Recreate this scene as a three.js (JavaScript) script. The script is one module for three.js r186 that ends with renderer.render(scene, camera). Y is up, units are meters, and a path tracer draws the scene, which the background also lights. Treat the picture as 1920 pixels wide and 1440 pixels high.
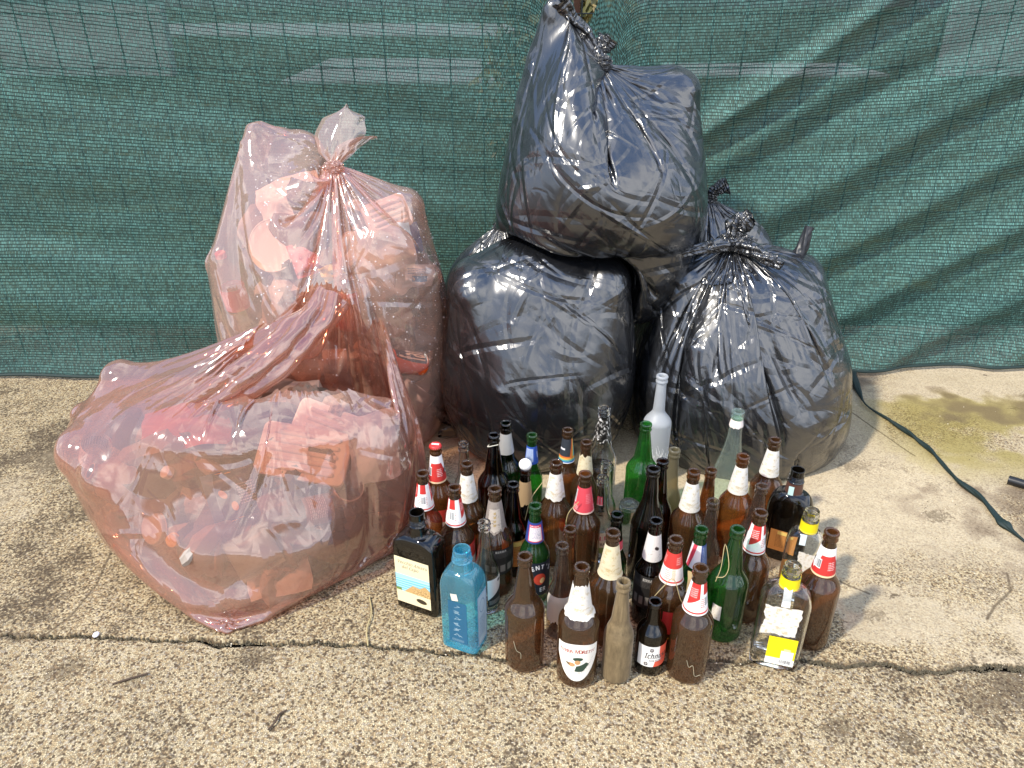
import * as THREE from 'three';
import { mergeGeometries } from 'three/addons/utils/BufferGeometryUtils.js';

// ---------- camera, sky, sun, exposure ----------
const scene = new THREE.Scene();
const camera = new THREE.PerspectiveCamera(53.05, 4 / 3, 0.05, 200);
camera.position.set(0, 1.27, 0);
camera.lookAt(0, 1.27 - Math.tan(28 * Math.PI / 180), -1);
const SUN = new THREE.Vector3(-0.6, 0.82, 0.42).normalize();

function rng(seed) { let a = seed >>> 0; return () => { a = (a + 0x6D2B79F5) | 0; let t = Math.imul(a ^ (a >>> 15), 1 | a); t = (t + Math.imul(t ^ (t >>> 7), 61 | t)) ^ t; return ((t ^ (t >>> 14)) >>> 0) / 4294967296; }; }
function hash3(x, y, z) { let h = Math.imul(x, 374761393) ^ Math.imul(y, 668265263) ^ Math.imul(z, 2147483647 - 1640531); h = Math.imul(h ^ (h >>> 13), 1274126177); return ((h ^ (h >>> 16)) >>> 0) / 4294967296; }
function noise3(x, y, z) {
  const xi = Math.floor(x), yi = Math.floor(y), zi = Math.floor(z); let u = x - xi, v = y - yi, w = z - zi;
  u = u * u * (3 - 2 * u); v = v * v * (3 - 2 * v); w = w * w * (3 - 2 * w);
  const L = (a, b, t) => a + (b - a) * t, H = hash3;
  return L(L(L(H(xi, yi, zi), H(xi + 1, yi, zi), u), L(H(xi, yi + 1, zi), H(xi + 1, yi + 1, zi), u), v), L(L(H(xi, yi, zi + 1), H(xi + 1, yi, zi + 1), u), L(H(xi, yi + 1, zi + 1), H(xi + 1, yi + 1, zi + 1), u), v), w);
}
function fbm3(x, y, z, o) { let s = 0, a = 0.5, n = 0; for (let i = 0; i < o; i++) { s += a * noise3(x, y, z); n += a; x = x * 2.03 + 7.1; y = y * 2.03 + 3.7; z = z * 2.03 + 1.3; a *= 0.5; } return s / n; }
// flat periodic value noise on a table, for textures
function makeNoise2(seed, P) {
  const r = rng(seed), T = new Float32Array(P * P); for (let i = 0; i < P * P; i++) T[i] = r();
  return (x, y) => {
    let xi = Math.floor(x), yi = Math.floor(y), u = x - xi, v = y - yi; u = u * u * (3 - 2 * u); v = v * v * (3 - 2 * v);
    const x0 = ((xi % P) + P) % P, x1 = (x0 + 1) % P, y0 = (((yi % P) + P) % P) * P, y1 = ((((yi + 1) % P) + P) % P) * P;
    const a = T[y0 + x0], b = T[y0 + x1], c = T[y1 + x0], d = T[y1 + x1]; return a + (b - a) * u + (c - a + (a - b - c + d) * u) * v;
  };
}
const clamp = (x, a = 0, b = 1) => x < a ? a : x > b ? b : x, mix = (a, b, t) => a + (b - a) * t, sstep = (a, b, x) => { const t = clamp((x - a) / (b - a)); return t * t * (3 - 2 * t); };

{ // bright sky with broad broken cloud all round
  const W = 1024, H = 512, d = new Float32Array(W * H * 4);
  for (let j = 0; j < H; j++) for (let i = 0; i < W; i++) {
    const el = ((j + 0.5) / H - 0.5) * Math.PI, az = ((i + 0.5) / W - 0.5) * 2 * Math.PI, k = (j * W + i) * 4;
    const x = Math.cos(el) * Math.cos(az), y = Math.sin(el), z = Math.cos(el) * Math.sin(az), up = Math.max(y, 0);
    const t = Math.pow(1 - up, 2.2);
    let r = mix(0.25, 0.80, t), g = mix(0.45, 0.93, t), b = mix(0.90, 1.11, t);
    const q = 1 / (up + 0.28), c = sstep(0.47, 0.66, fbm3(x * q * 1.5 + 5.2, 2.0, z * q * 1.5 + 9.4, 6)), e = 0.9 + 0.6 * fbm3(x * q * 4 + 1, 7, z * q * 4, 4);
    r = mix(r, 1.46 * e, c * 0.9); g = mix(g, 1.48 * e, c * 0.9); b = mix(b, 1.54 * e, c * 0.9);
    if (y < 0) { r = 0.25; g = 0.23; b = 0.2; }
    d[k] = r; d[k + 1] = g; d[k + 2] = b; d[k + 3] = 1;
  }
  const sky = new THREE.DataTexture(d, W, H, THREE.RGBAFormat, THREE.FloatType);
  sky.mapping = THREE.EquirectangularReflectionMapping; sky.magFilter = sky.minFilter = THREE.LinearFilter; sky.needsUpdate = true;
  scene.background = sky; scene.environment = sky;
}
const sun = new THREE.DirectionalLight(new THREE.Color(1.0, 0.92, 0.79), 3.9);
sun.name = 'sun'; sun.position.copy(SUN).multiplyScalar(12).add(new THREE.Vector3(0, 0, -1.6)); sun.target.position.set(0, 0, -1.6);
sun.castShadow = true; sun.shadow.radius = 6; sun.shadow.mapSize.set(2048, 2048);
Object.assign(sun.shadow.camera, { left: -4, right: 4, top: 4, bottom: -4, near: 1, far: 30 });
scene.add(sun, sun.target);
const renderer = new THREE.WebGLRenderer({ antialias: true });
renderer.setSize(1024, 768); renderer.shadowMap.enabled = true;
renderer.toneMapping = THREE.LinearToneMapping; renderer.toneMappingExposure = 1.42;

// ---------- helpers ----------
const V = (x, y, z) => new THREE.Vector3(x, y, z);
const taken = {};
function numbered(n) { const k = taken[n] = (taken[n] ?? -1) + 1; return k ? n + '_' + String(k).padStart(3, '0') : n; }
function tag(o, label, category, group, kind) { if (label) o.userData.label = label; if (category) o.userData.category = category; if (group) o.userData.group = group; if (kind) o.userData.kind = kind; return o; }
function part(name, geo, m, parent) { const o = new THREE.Mesh(geo, m); o.name = name; o.castShadow = o.receiveShadow = true; parent.add(o); return o; }
function thing(name, label, category, pos = [0, 0, 0], group) { const o = new THREE.Group(); o.name = numbered(name); o.position.set(...pos); scene.add(o); return tag(o, label, category, group); }
function solo(name, geo, m, label, category, group, kind) { const o = new THREE.Mesh(geo, m); o.name = numbered(name); o.castShadow = o.receiveShadow = true; scene.add(o); return tag(o, label, category, group, kind); }
function std(c, rough = 0.6, more = {}) { return new THREE.MeshStandardMaterial({ color: new THREE.Color().setRGB(...c), roughness: rough, side: THREE.DoubleSide, ...more }); }
function phys(c, rough, more = {}) { return new THREE.MeshPhysicalMaterial({ color: new THREE.Color().setRGB(...c), roughness: rough, side: THREE.DoubleSide, ...more }); }
function dataTex(W, H, f, { srgb = false, repeat = true, aniso = true } = {}) { // f(x, y) -> [r, g, b, a] 0..1 ; y from the bottom
  const d = new Uint8Array(W * H * 4);
  for (let j = 0; j < H; j++) for (let i = 0; i < W; i++) { const c = f(i, j), k = (j * W + i) * 4; d[k] = clamp(c[0]) * 255; d[k + 1] = clamp(c[1]) * 255; d[k + 2] = clamp(c[2]) * 255; d[k + 3] = c.length > 3 ? clamp(c[3]) * 255 : 255; }
  const t = new THREE.DataTexture(d, W, H, THREE.RGBAFormat); t.magFilter = THREE.LinearFilter; t.minFilter = THREE.LinearMipmapLinearFilter; t.generateMipmaps = true;
  t.wrapS = t.wrapT = repeat ? THREE.RepeatWrapping : THREE.ClampToEdgeWrapping; if (srgb) t.colorSpace = THREE.SRGBColorSpace; t.needsUpdate = true; return t;
}
function canvasTex(W, H, draw) { const c = document.createElement('canvas'); c.width = W; c.height = H; const g = c.getContext('2d'); draw(g, W, H); const t = new THREE.CanvasTexture(c); t.colorSpace = THREE.SRGBColorSpace; return t; }
function gridGeo(P, UV, nu, nv, wrap) { // P: nu*nv points, u fastest; wrap closes u
  const g = new THREE.BufferGeometry(), n2 = wrap ? nu + 1 : nu, pos = new Float32Array(n2 * nv * 3), uv = new Float32Array(n2 * nv * 2), idx = [];
  for (let j = 0; j < nv; j++) for (let i = 0; i < n2; i++) { const s = (j * nu + i % nu) * 3, d = j * n2 + i; pos[d * 3] = P[s]; pos[d * 3 + 1] = P[s + 1]; pos[d * 3 + 2] = P[s + 2]; const t = UV(i / (wrap ? nu : nu - 1), j / (nv - 1)); uv[d * 2] = t[0]; uv[d * 2 + 1] = t[1]; }
  for (let j = 0; j < nv - 1; j++) for (let i = 0; i < n2 - 1; i++) { const a = j * n2 + i, b = a + 1, c = a + n2, d = c + 1; idx.push(a, b, d, a, d, c); }
  g.setAttribute('position', new THREE.BufferAttribute(pos, 3)); g.setAttribute('uv', new THREE.BufferAttribute(uv, 2)); g.setIndex(idx); g.computeVertexNormals();
  if (wrap) { const nn = g.attributes.normal; for (let j = 0; j < nv; j++) { const a = j * n2, b = a + nu, v = V(nn.getX(a) + nn.getX(b), nn.getY(a) + nn.getY(b), nn.getZ(a) + nn.getZ(b)).normalize(); nn.setXYZ(a, v.x, v.y, v.z); nn.setXYZ(b, v.x, v.y, v.z); } }
  return g;
}

// ---------- the setting: slabs, joint, lawn, path ----------
const crackPts = [[-3.2, -1.245], [-2.2, -1.232], [-1.116, -1.225], [-0.916, -1.220], [-0.728, -1.212], [-0.585, -1.199], [-0.45, -1.203], [-0.31, -1.2], [-0.2, -1.186], [-0.113, -1.177], [0.045, -1.151], [0.15, -1.145], [0.266, -1.137], [0.34, -1.15], [0.415, -1.158], [0.492, -1.151], [0.55, -1.162], [0.606, -1.158], [0.676, -1.137], [0.759, -1.148], [0.83, -1.13], [0.902, -1.123], [0.966, -1.14], [1.06, -1.13], [1.5, -1.12], [3.2, -1.08]];
const jn1 = makeNoise2(77, 64);
function crackZ(x) { let k = 1; while (k < crackPts.length - 1 && crackPts[k][0] < x) k++; const [x0, z0] = crackPts[k - 1], [x1, z1] = crackPts[k]; return mix(z0, z1, clamp((x - x0) / (x1 - x0))) + (jn1(x * 40 + 100, 3) - 0.5) * 0.012 + (jn1(x * 130 + 100, 9) - 0.5) * 0.006; }
function crackGap(x) { return 0.0010 + 0.002 * sstep(0.5, 0.75, jn1(x * 7 + 90, 20)) + 0.008 * sstep(0.58, 0.7, x) * sstep(0.35, 0.7, jn1(x * 11 + 60, 31)) + 0.008 * Math.exp(-Math.pow((x + 0.62) / 0.09, 2)); }

const nA = makeNoise2(11, 256), nB = makeNoise2(12, 128), nC = makeNoise2(13, 64);
// loose stones of the surface, each cell with a tone of its own
function cellular(x, y, seed) { const xi = Math.floor(x), yi = Math.floor(y); let d1 = 9, d2 = 9, id = 0; for (let b = -1; b <= 1; b++) for (let a = -1; a <= 1; a++) { const cx = xi + a, cy = yi + b, h = hash3(cx, cy, seed), h2 = hash3(cx, cy, seed + 51), dx = cx + h - x, dy = cy + h2 - y, d = dx * dx + dy * dy; if (d < d1) { d2 = d1; d1 = d; id = hash3(cx, cy, seed + 97); } else if (d < d2) d2 = d; } return [Math.sqrt(d1), Math.sqrt(d2), id]; }
const lines = [[[1.02, -2.45], [1.10, -2.24], [1.14, -2.12], [1.18, -2.0], [1.205, -1.93]], [[-1.0, -1.5], [-0.98, -1.38], [-0.99, -1.28], [-1.02, -1.22]], [[1.19, -1.42], [1.165, -1.36], [1.10, -1.31], [1.06, -1.27]], [[0.62, -1.55], [0.74, -1.42], [0.83, -1.35]]];
function lineDist(x, z) { let m = 9; for (const l of lines) for (let k = 1; k < l.length; k++) { const [ax, az] = l[k - 1], [bx, bz] = l[k], vx = bx - ax, vz = bz - az, t = clamp(((x - ax) * vx + (z - az) * vz) / (vx * vx + vz * vz)), d = Math.hypot(x - ax - vx * t, z - az - vz * t); if (d < m) m = d; } return m; }
const spots = (() => { const R = rng(31), L = []; for (let k = 0; k < 150; k++) L.push([R() * 4.4 - 2.2, -0.8 - R() * 1.7, 0.002 + R() ** 4 * 0.032, R()]); L.push([-0.55, -1.16, 0.035, 0.9], [-0.93, -1.13, 0.035, 0.7], [-0.66, -1.255, 0.018, 0.9], [0.95, -1.05, 0.06, 0.8], [1.02, -1.1, 0.07, 0.9], [0.62, -0.99, 0.03, 0.7], [0.75, -0.97, 0.03, 0.9], [1.0, -1.98, 0.03, 0.5], [1.0, -1.88, 0.04, 0.5]); return L; })();
function concrete(x, z, rear) { // sRGB colour of the surface at a place, metres
  const warp = (nB(x * 30, z * 30) - 0.5) * 0.004, s1 = rear ? 300 : 240, [d1, d2, id] = cellular(x * s1 + warp * 300, z * s1, 3), [e1, e2, id2] = cellular(x * 95, z * 95, 8);
  const big = nC(x * 1.7 + 5, z * 1.7 + 2) * 0.6 + nC(x * 4.3, z * 4.3 + 9) * 0.4, mid = nB(x * 14, z * 14) * 0.6 + nB(x * 33 + 4, z * 33) * 0.4, fine = nA(x * 420, z * 420) * 0.5 + nA(x * 180 + 3, z * 180) * 0.5;
  let worn = rear ? sstep(0.40, 0.64, big + (mid - 0.5) * 0.28 + 0.10 * sstep(-0.5, 0.9, x)) : 0.12; // cement skin still there
  if (rear) { const patch = Math.max(sstep(0.05, 0.0, Math.abs(x - 1.08 - (z + 2.2) * -0.22) - 0.13 + (mid - 0.5) * 0.1) * sstep(-1.9, -2.0, z + (mid - 0.5) * 0.1), sstep(0.05, 0, Math.hypot(x - 0.86, (z + 1.28) * 1.6) - 0.13 + (mid - 0.5) * 0.16)); worn = Math.max(worn, patch * 0.95); if (patch > 0.5) fine * 1; }
  let r, g, b; const t = id;
  if (t < 0.42) { r = 0.93; g = 0.87; b = 0.73; } else if (t < 0.64) { r = 0.82; g = 0.73; b = 0.57; } else if (t < 0.78) { r = 0.64; g = 0.54; b = 0.41; } else if (t < 0.88) { r = 0.76; g = 0.72; b = 0.66; } else { r = 0.36; g = 0.29; b = 0.21; }
  const edge = sstep(0.02, 0.30, d2 - d1); const pr = 0.50, pg = 0.43, pb = 0.33; let k = 0.34 + 0.66 * edge; // dirt between grains
  k *= 1 - 0.25 * sstep(0.55, 0.9, fine); r = mix(pr * 0.72, r, k); g = mix(pg * 0.72, g, k); b = mix(pb * 0.72, b, k);
  if (id2 > 0.8 && !rear) { const q = sstep(0.42, 0.3, e1); r = mix(r, 0.88, q * 0.6); g = mix(g, 0.84, q * 0.6); b = mix(b, 0.75, q * 0.6); }
  const sk = 0.78 + 0.12 * (fine - 0.5) + 0.10 * (mid - 0.5); r = mix(r, sk + 0.03, worn * 0.72); g = mix(g, sk - 0.02, worn * 0.72); b = mix(b, sk - 0.11, worn * 0.72);
  // weathering: brown-black algae in patches and specks
  let dirt = sstep(0.66, 0.90, mid * 0.36 + fine * 0.50 + nC(x * 9 + 2, z * 9) * 0.30 + (id - 0.5) * 0.10 + (rear ? 0.10 * sstep(0.1, -1.3, x) : 0.03)) * (1 - worn * 0.45);
  if (id < 0.1) dirt = Math.max(dirt, 0.55 * sstep(0.5, 0.2, d1) * (1 - worn * 0.7));
  for (const [sx, sz, sr, sv] of spots) { const dx = x - sx, dz = z - sz; if (dx > sr * 2 || dx < -sr * 2 || dz > sr * 2 || dz < -sr * 2) continue; const q = Math.hypot(dx, dz * 1.3) / sr + (mid - 0.5) * 1.6 + (fine - 0.5) * 3.2; dirt = Math.max(dirt, sv * 0.9 * sstep(1.0, 0.7, q)); }
  const cz = Math.abs(z - crackZ(x)); dirt = Math.max(dirt, 0.7 * sstep(0.013, 0.0, cz + (fine - 0.5) * 0.016 + (mid - 0.5) * 0.05 + 0.012 - 0.012 * sstep(0.45, 0.7, x)));
  if (rear) { const ld = lineDist(x, z) + (fine - 0.5) * 0.003; dirt = Math.max(dirt, 0.8 * sstep(0.0045, 0.001, ld)); }
  r = mix(r, 0.25, dirt * 0.70); g = mix(g, 0.20, dirt * 0.70); b = mix(b, 0.14, dirt * 0.70);
  if (rear) { const moss = sstep(0.5, 0.7, nC(x * 3 + 7, z * 5 + 3) * 0.7 + mid * 0.4) * sstep(1.05, 1.35, x) * sstep(-1.75, -1.95, z); r = mix(r, 0.55, moss * 0.55); g = mix(g, 0.50, moss * 0.55); b = mix(b, 0.22, moss * 0.6);
    const br = sstep(0.62, 0.8, nC(x * 2.6 + 1, z * 4.1 + 8) * 0.7 + mid * 0.4) * sstep(0.9, 1.2, x); r = mix(r, 0.36, br * 0.5); g = mix(g, 0.29, br * 0.5); b = mix(b, 0.23, br * 0.5); }
  const tn = 0.93 + 0.14 * (big - 0.5); return [r * tn * 1.01, g * tn * 0.99, b * tn * 0.945];
}
function slabMaterial(x0, x1, z0, z1, W, H, rear) { const t = dataTex(W, H, (i, j) => concrete(mix(x0, x1, (i + 0.5) / W), mix(z0, z1, (j + 0.5) / H), rear), { srgb: true }); return std([0.8, 0.8, 0.8], 0.92, { map: t, bumpMap: t, bumpScale: rear ? 0.0022 : 0.0034 }); }
function slab(name, rear, x0, x1, zFar, mtl, box) {
  const nu = rear ? 360 : 420, zs = []; const nv = rear ? 120 : 90; const P = new Float32Array(nu * nv * 3), U = [];
  for (let j = 0; j < nv; j++) for (let i = 0; i < nu; i++) { const x = mix(x0, x1, i / (nu - 1)), zc = crackZ(x) + (rear ? -1 : 1) * crackGap(x) * 0.5, t = j === 0 ? 0 : Math.pow((j - 1) / (nv - 2), 1.5), z = j === 0 ? zc : mix(zc + (rear ? -1 : 1) * 0.0025, zFar, t), k = (j * nu + i) * 3;
    let y = j === 0 ? -0.012 : j === 1 ? -0.0035 : (nB(x * 25, z * 25) - 0.5) * 0.002 + (nA(x * 110, z * 110) - 0.5) * (rear ? 0.0008 : 0.0022) - 0.002 * Math.exp(-Math.abs(z - zc) / 0.008);
    if (!rear && j > 0) y -= 0.003; P[k] = x; P[k + 1] = y; P[k + 2] = z; }
  const g = gridGeo(P, () => [0, 0], nu, nv, false), u = g.attributes.uv, p = g.attributes.position; for (let k = 0; k < u.count; k++) u.setXY(k, (p.getX(k) - box[0]) / (box[1] - box[0]), (p.getZ(k) - box[2]) / (box[3] - box[2]));
  if (!rear) { const ix = g.index.array; for (let k = 0; k < ix.length; k += 3) { const t = ix[k + 1]; ix[k + 1] = ix[k + 2]; ix[k + 2] = t; } g.computeVertexNormals(); }
  return solo(name, g, mtl, rear ? 'worn beige concrete paving under the bags and bottles' : 'coarse pebbly concrete paving in the foreground', 'paving', null, 'structure');
}
slab('concrete_pavement', true, -3.1, 3.1, -2.9, slabMaterial(-2.05, 2.05, -2.75, -1.1, 2048, 1024, true), [-2.05, 2.05, -2.75, -1.1]);
slab('pavement', false, -3.1, 3.1, 1.6, slabMaterial(-1.2, 1.2, -1.3, -0.7, 2048, 512, false), [-1.2, 1.2, -1.3, -0.7]);
solo('ground', new THREE.PlaneGeometry(120, 120).rotateX(-Math.PI / 2).translate(0, -0.034, -20), std([0.05, 0.042, 0.03], 1), 'dark soil below the paving and out to the horizon', 'soil', null, 'structure');

{ // beyond the net: rough lawn, pale paving, a low white wall, shrubs
  const t = dataTex(512, 512, (i, j) => { const a = nB(i / 8, j / 8) * 0.5 + nA(i / 2, j / 2) * 0.5, c = nC(i / 64 * 2, j / 64 * 2); return [mix(0.16, 0.36, a) * mix(0.8, 1.15, c), mix(0.20, 0.38, a) * mix(0.85, 1.1, c), mix(0.09, 0.18, a)]; }, { srgb: true }); t.repeat.set(12, 12);
  solo('lawn', new THREE.PlaneGeometry(60, 36).rotateX(-Math.PI / 2).translate(0, -0.026, -20.9), std([0.8, 0.8, 0.8], 1, { map: t }), 'dry yellow green lawn beyond the net', 'lawn', null, 'structure');
  const pave = std([0.30, 0.30, 0.28], 0.9);
  const pth = (x0, x1, z0, z1, l) => solo('path', new THREE.BoxGeometry(x1 - x0, 0.05, z1 - z0, 8, 1, 4).translate((x0 + x1) / 2, -0.01, (z0 + z1) / 2), pave, l, 'path', null, 'structure');
  pth(-3.1, 0.4, -14.2, -11.0, 'pale paved terrace seen through the net'); pth(2.4, 5.4, -13.4, -11.8, 'small pale paved square beyond the net'); pth(-12, 1, -25, -20, 'pale driveway far behind the net');
  const wallM = std([0.36, 0.37, 0.36], 0.85);
  const wl = (x0, x1, h, z, l) => { const o = thing('garden_wall', l, 'wall'); part('masonry', new THREE.BoxGeometry(x1 - x0, h, 0.2).translate((x0 + x1) / 2, h / 2 - 0.02, z), wallM, o); part('coping', new THREE.BoxGeometry(x1 - x0 + 0.08, 0.05, 0.28).translate((x0 + x1) / 2, h + 0.006, z), pave, o); };
  wl(6.2, 7.5, 1.35, -12, 'low white wall seen through the net at top right'); wl(-7.3, -4.9, 1.0, -12, 'low white wall seen through the net at top left');
  // shrubs: leaf-sized faces through the crown
  const leaf = new THREE.BufferGeometry(); leaf.setAttribute('position', new THREE.Float32BufferAttribute([0, 0, 0, 0.018, 0.03, 0.006, 0, 0.075, 0, -0.018, 0.03, 0.006], 3)); leaf.setIndex([0, 1, 2, 0, 2, 3]); leaf.computeVertexNormals();
  const leafM = phys([1, 1, 1], 0.7, { transmission: 0.35, thickness: 0 });
  const shrub = (x, z, r, h, n, tone, seed, l) => { const o = thing('shrub', l, 'shrub', [x, -0.03, z], 'shrubs beyond the net'), R = rng(seed), im = new THREE.InstancedMesh(leaf, leafM, n), m = new THREE.Matrix4(), q = new THREE.Quaternion(), c = new THREE.Color(); im.name = 'foliage'; im.userData.kind = 'stuff'; im.castShadow = im.receiveShadow = true;
    const cl = Array.from({ length: 26 }, () => { const a = R() * 6.28, e = R() * 1.5, d = 0.55 + 0.4 * R(); return [Math.cos(a) * Math.cos(e) * r * d, h * 0.5 + Math.sin(e * 2 - 1.5) * h * 0.42 * d, Math.sin(a) * Math.cos(e) * r * d, 0.16 + 0.16 * R()]; });
    for (let k = 0; k < n; k++) { const b = cl[Math.floor(R() * cl.length)], a = R() * 6.28, e = Math.acos(R() * 2 - 1), d = b[3] * r * 2 * Math.cbrt(R()) * 0.7; q.setFromEuler(new THREE.Euler(R() * 6, R() * 6, R() * 6)); const s = 0.8 + R() * 0.8; m.compose(V(b[0] + Math.sin(e) * Math.cos(a) * d, Math.max(0.03, b[1] + Math.cos(e) * d), b[2] + Math.sin(e) * Math.sin(a) * d), q, V(s, s, s)); im.setMatrixAt(k, m); const t = R(); c.setRGB(mix(tone[0], 0.34, t * tone[3]), mix(tone[1], 0.24, t * tone[3]), mix(tone[2], 0.06, t * tone[3])); im.setColorAt(k, c); }
    o.add(im); for (let k = 0; k < 5; k++) part('stem', new THREE.CylinderGeometry(0.008, 0.02, h * 0.7, 6).translate(0, h * 0.35, 0).rotateZ((R() - 0.5) * 0.7).rotateY(R() * 6), std([0.09, 0.06, 0.04], 0.9), o); };
  shrub(0.32, -4.4, 0.62, 1.45, 5200, [0.06, 0.10, 0.03, 0.95], 61, 'yellowing shrub showing through the gap above the net');
}

// ---------- shade net, wire fence and post ----------
{ const fence = thing('wire_fence', 'thin wire mesh fence with rusty post behind the green net', 'fence', [0, 0, 0]);
  const wm = std([0.06, 0.065, 0.06], 0.5, { metalness: 0.6 }), vz = x => -2.60 - 0.03 * (x + 2) / 4, vg = new THREE.CylinderGeometry(0.0028, 0.0028, 1.5, 6), hg = new THREE.CylinderGeometry(0.0024, 0.0024, 4.8, 6);
  for (let k = -23; k <= 23; k++) { const x = k * 0.102 + 0.01; const o = part('vertical_wire', vg, wm, fence); o.position.set(x, 0.74, vz(x)); }
  for (let k = 0; k < 10; k++) { const o = part('horizontal_wire', hg, wm, fence); o.rotation.z = Math.PI / 2; o.rotation.y = 0; o.position.set(0, 0.08 + k * 0.155, -2.621); o.rotation.order = 'YXZ'; o.rotation.y = 0.0075; }
  const rust = std([0.13, 0.055, 0.03], 0.85); part('post', new THREE.BoxGeometry(0.02, 1.75, 0.02).translate(0.2, 0.845, -2.64), rust, fence); part('post', new THREE.BoxGeometry(0.03, 1.75, 0.03).translate(-2.2, 0.845, -2.63), rust, fence); part('post', new THREE.BoxGeometry(0.03, 1.75, 0.03).translate(2.2, 0.845, -2.66), rust, fence);

  const S = 2048, tile = 1.066, rows = 120, per = S / rows, st = 232, rowR = Array.from({ length: rows }, (_, k) => hash3(k, 5, 1)), sp = S / st;
  const tex = dataTex(S, S, (i, j) => { const wob = (nB(i / 40, j / 60) - 0.5) * 3, row = Math.floor(((j + wob + S) % S) / per), f = ((j + wob + S) % S) / per - row, rr = rowR[row % rows], lw = 0.15 + 0.10 * rr, yarn = f < lw || f > 1 - 0.05; // dark yarn line
    const ph = (i + (row % 2) * sp * 0.5 + (nB(i / 25, row * 3) - 0.5) * 5) / sp, g = Math.abs(ph - Math.floor(ph) - 0.5) * 2 , id = hash3(Math.floor(ph), row, 4), fine = nA(i / 1.5, j / 1.5);
    if (yarn) { const v = 0.10 + 0.06 * fine; return [v * 0.55, v * 1.25, v * 1.2, 0.97]; }
    const tape = g < 0.60 + 0.18 * (id - 0.5); const b = 0.25 + 0.14 * id + 0.07 * rr + 0.05 * fine;
    return tape ? [b * 0.76, b * 1.14, b * 1.09, 0.96] : [b * 0.36, b * 0.57, b * 0.55, 0.58 + 0.25 * rr * fine]; }, { srgb: true });
  const netM = phys([1, 1, 1], 0.6, { map: tex, transparent: true, specularIntensity: 0.35 });
  const nu = 300, nv = 130, P = new Float32Array(nu * nv * 3), UVs = [];
  const top = x => 1.52 - 0.385 * Math.exp(-Math.pow((x - 0.215) / 0.085, 2));
  const netZ = (x, y) => { let z = mix(-2.43, -2.52, (x + 1.9) / 3.8) - 0.055 * sstep(0, 0.9, y);
    const q1 = (y - 0.84) - (x - 0.62) * 0.72; z += 0.035 * Math.exp(-Math.pow(q1 / 0.035, 2)) * sstep(0.35, 0.7, x) - 0.025 * Math.exp(-Math.pow((q1 + 0.085) / 0.05, 2)) * sstep(0.3, 0.8, x);
    const q2 = y - 0.28 * x - 0.10 * x * x + 0.04 * Math.sin(x * 3); z += sstep(0.3, 1.0, x) * (0.022 * Math.sin(q2 * 21 + 2.2 * nC(x * 2, y * 3)) + 0.010 * Math.sin(q2 * 47 + 3 * nC(x * 3 + 4, y * 2)) * nC(x * 3, y * 5 + 2)) * sstep(1.25, 0.9, y);
    const q3 = y + 0.22 * x + 0.06 * Math.sin(x * 2.2); z += sstep(0.3, -0.5, x) * (0.011 * Math.sin(q3 * 13 + 0.6 + 2 * nC(x * 2 + 3, y * 2)) + 0.006 * Math.sin(q3 * 37 + x * 2 + 3 * nC(x * 3, y * 3)) * nC(x * 2 + 8, y * 4)); z += 0.010 * (nC(x * 4 + 9, y * 9 + 3) - 0.5) + 0.014 * Math.sin(x * 2.1 + 1) * sstep(0.1, 0.5, y);
    z += 0.02 * sstep(0.10, 0.0, y) + 0.012 * Math.sin(x * 9 + 2) * sstep(0.2, 0.02, y); return z; };
  for (let j = 0; j < nv; j++) for (let i = 0; i < nu; i++) { const s = mix(-2.4, 2.4, i / (nu - 1)), t = j / (nv - 1), hem = 0.006 + 0.01 * nC(s * 3, 7) * (s > 0 ? 1 : 0.5), y = mix(hem, top(s), t), k = (j * nu + i) * 3; P[k] = s; P[k + 1] = y; P[k + 2] = netZ(s, y); }
  const g = gridGeo(P, () => [0, 0], nu, nv, false), u = g.attributes.uv; for (let j = 0; j < nv; j++) for (let i = 0; i < nu; i++) { const k = j * nu + i, s = P[k * 3], t = j / (nv - 1), sag = 0.16 * (s * s / 3.6) * sstep(0.05, 1, t); u.setXY(k, s / tile, (t * 1.5 - sag * 1.0 + 0.05 * Math.sin(s * 1.3 + 0.4) * t) / tile); }
  const net = thing('shade_net', 'dark green knitted shade net hung as a screen behind the bags', 'net'); part('mesh_cloth', g, netM, net);
  const hp = [], hn = 200, hem = new THREE.CatmullRomCurve3(Array.from({ length: 60 }, (_, i) => { const s = mix(-2.38, 2.38, i / 59); return V(s, 0.012 + 0.008 * nC(s * 3, 7) * (s > 0 ? 1 : 0.5), netZ(s, 0.012) + 0.004); })); part('hem', new THREE.TubeGeometry(hem, hn, 0.006, 6), std([0.008, 0.024, 0.022], 0.7), net);
}

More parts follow.
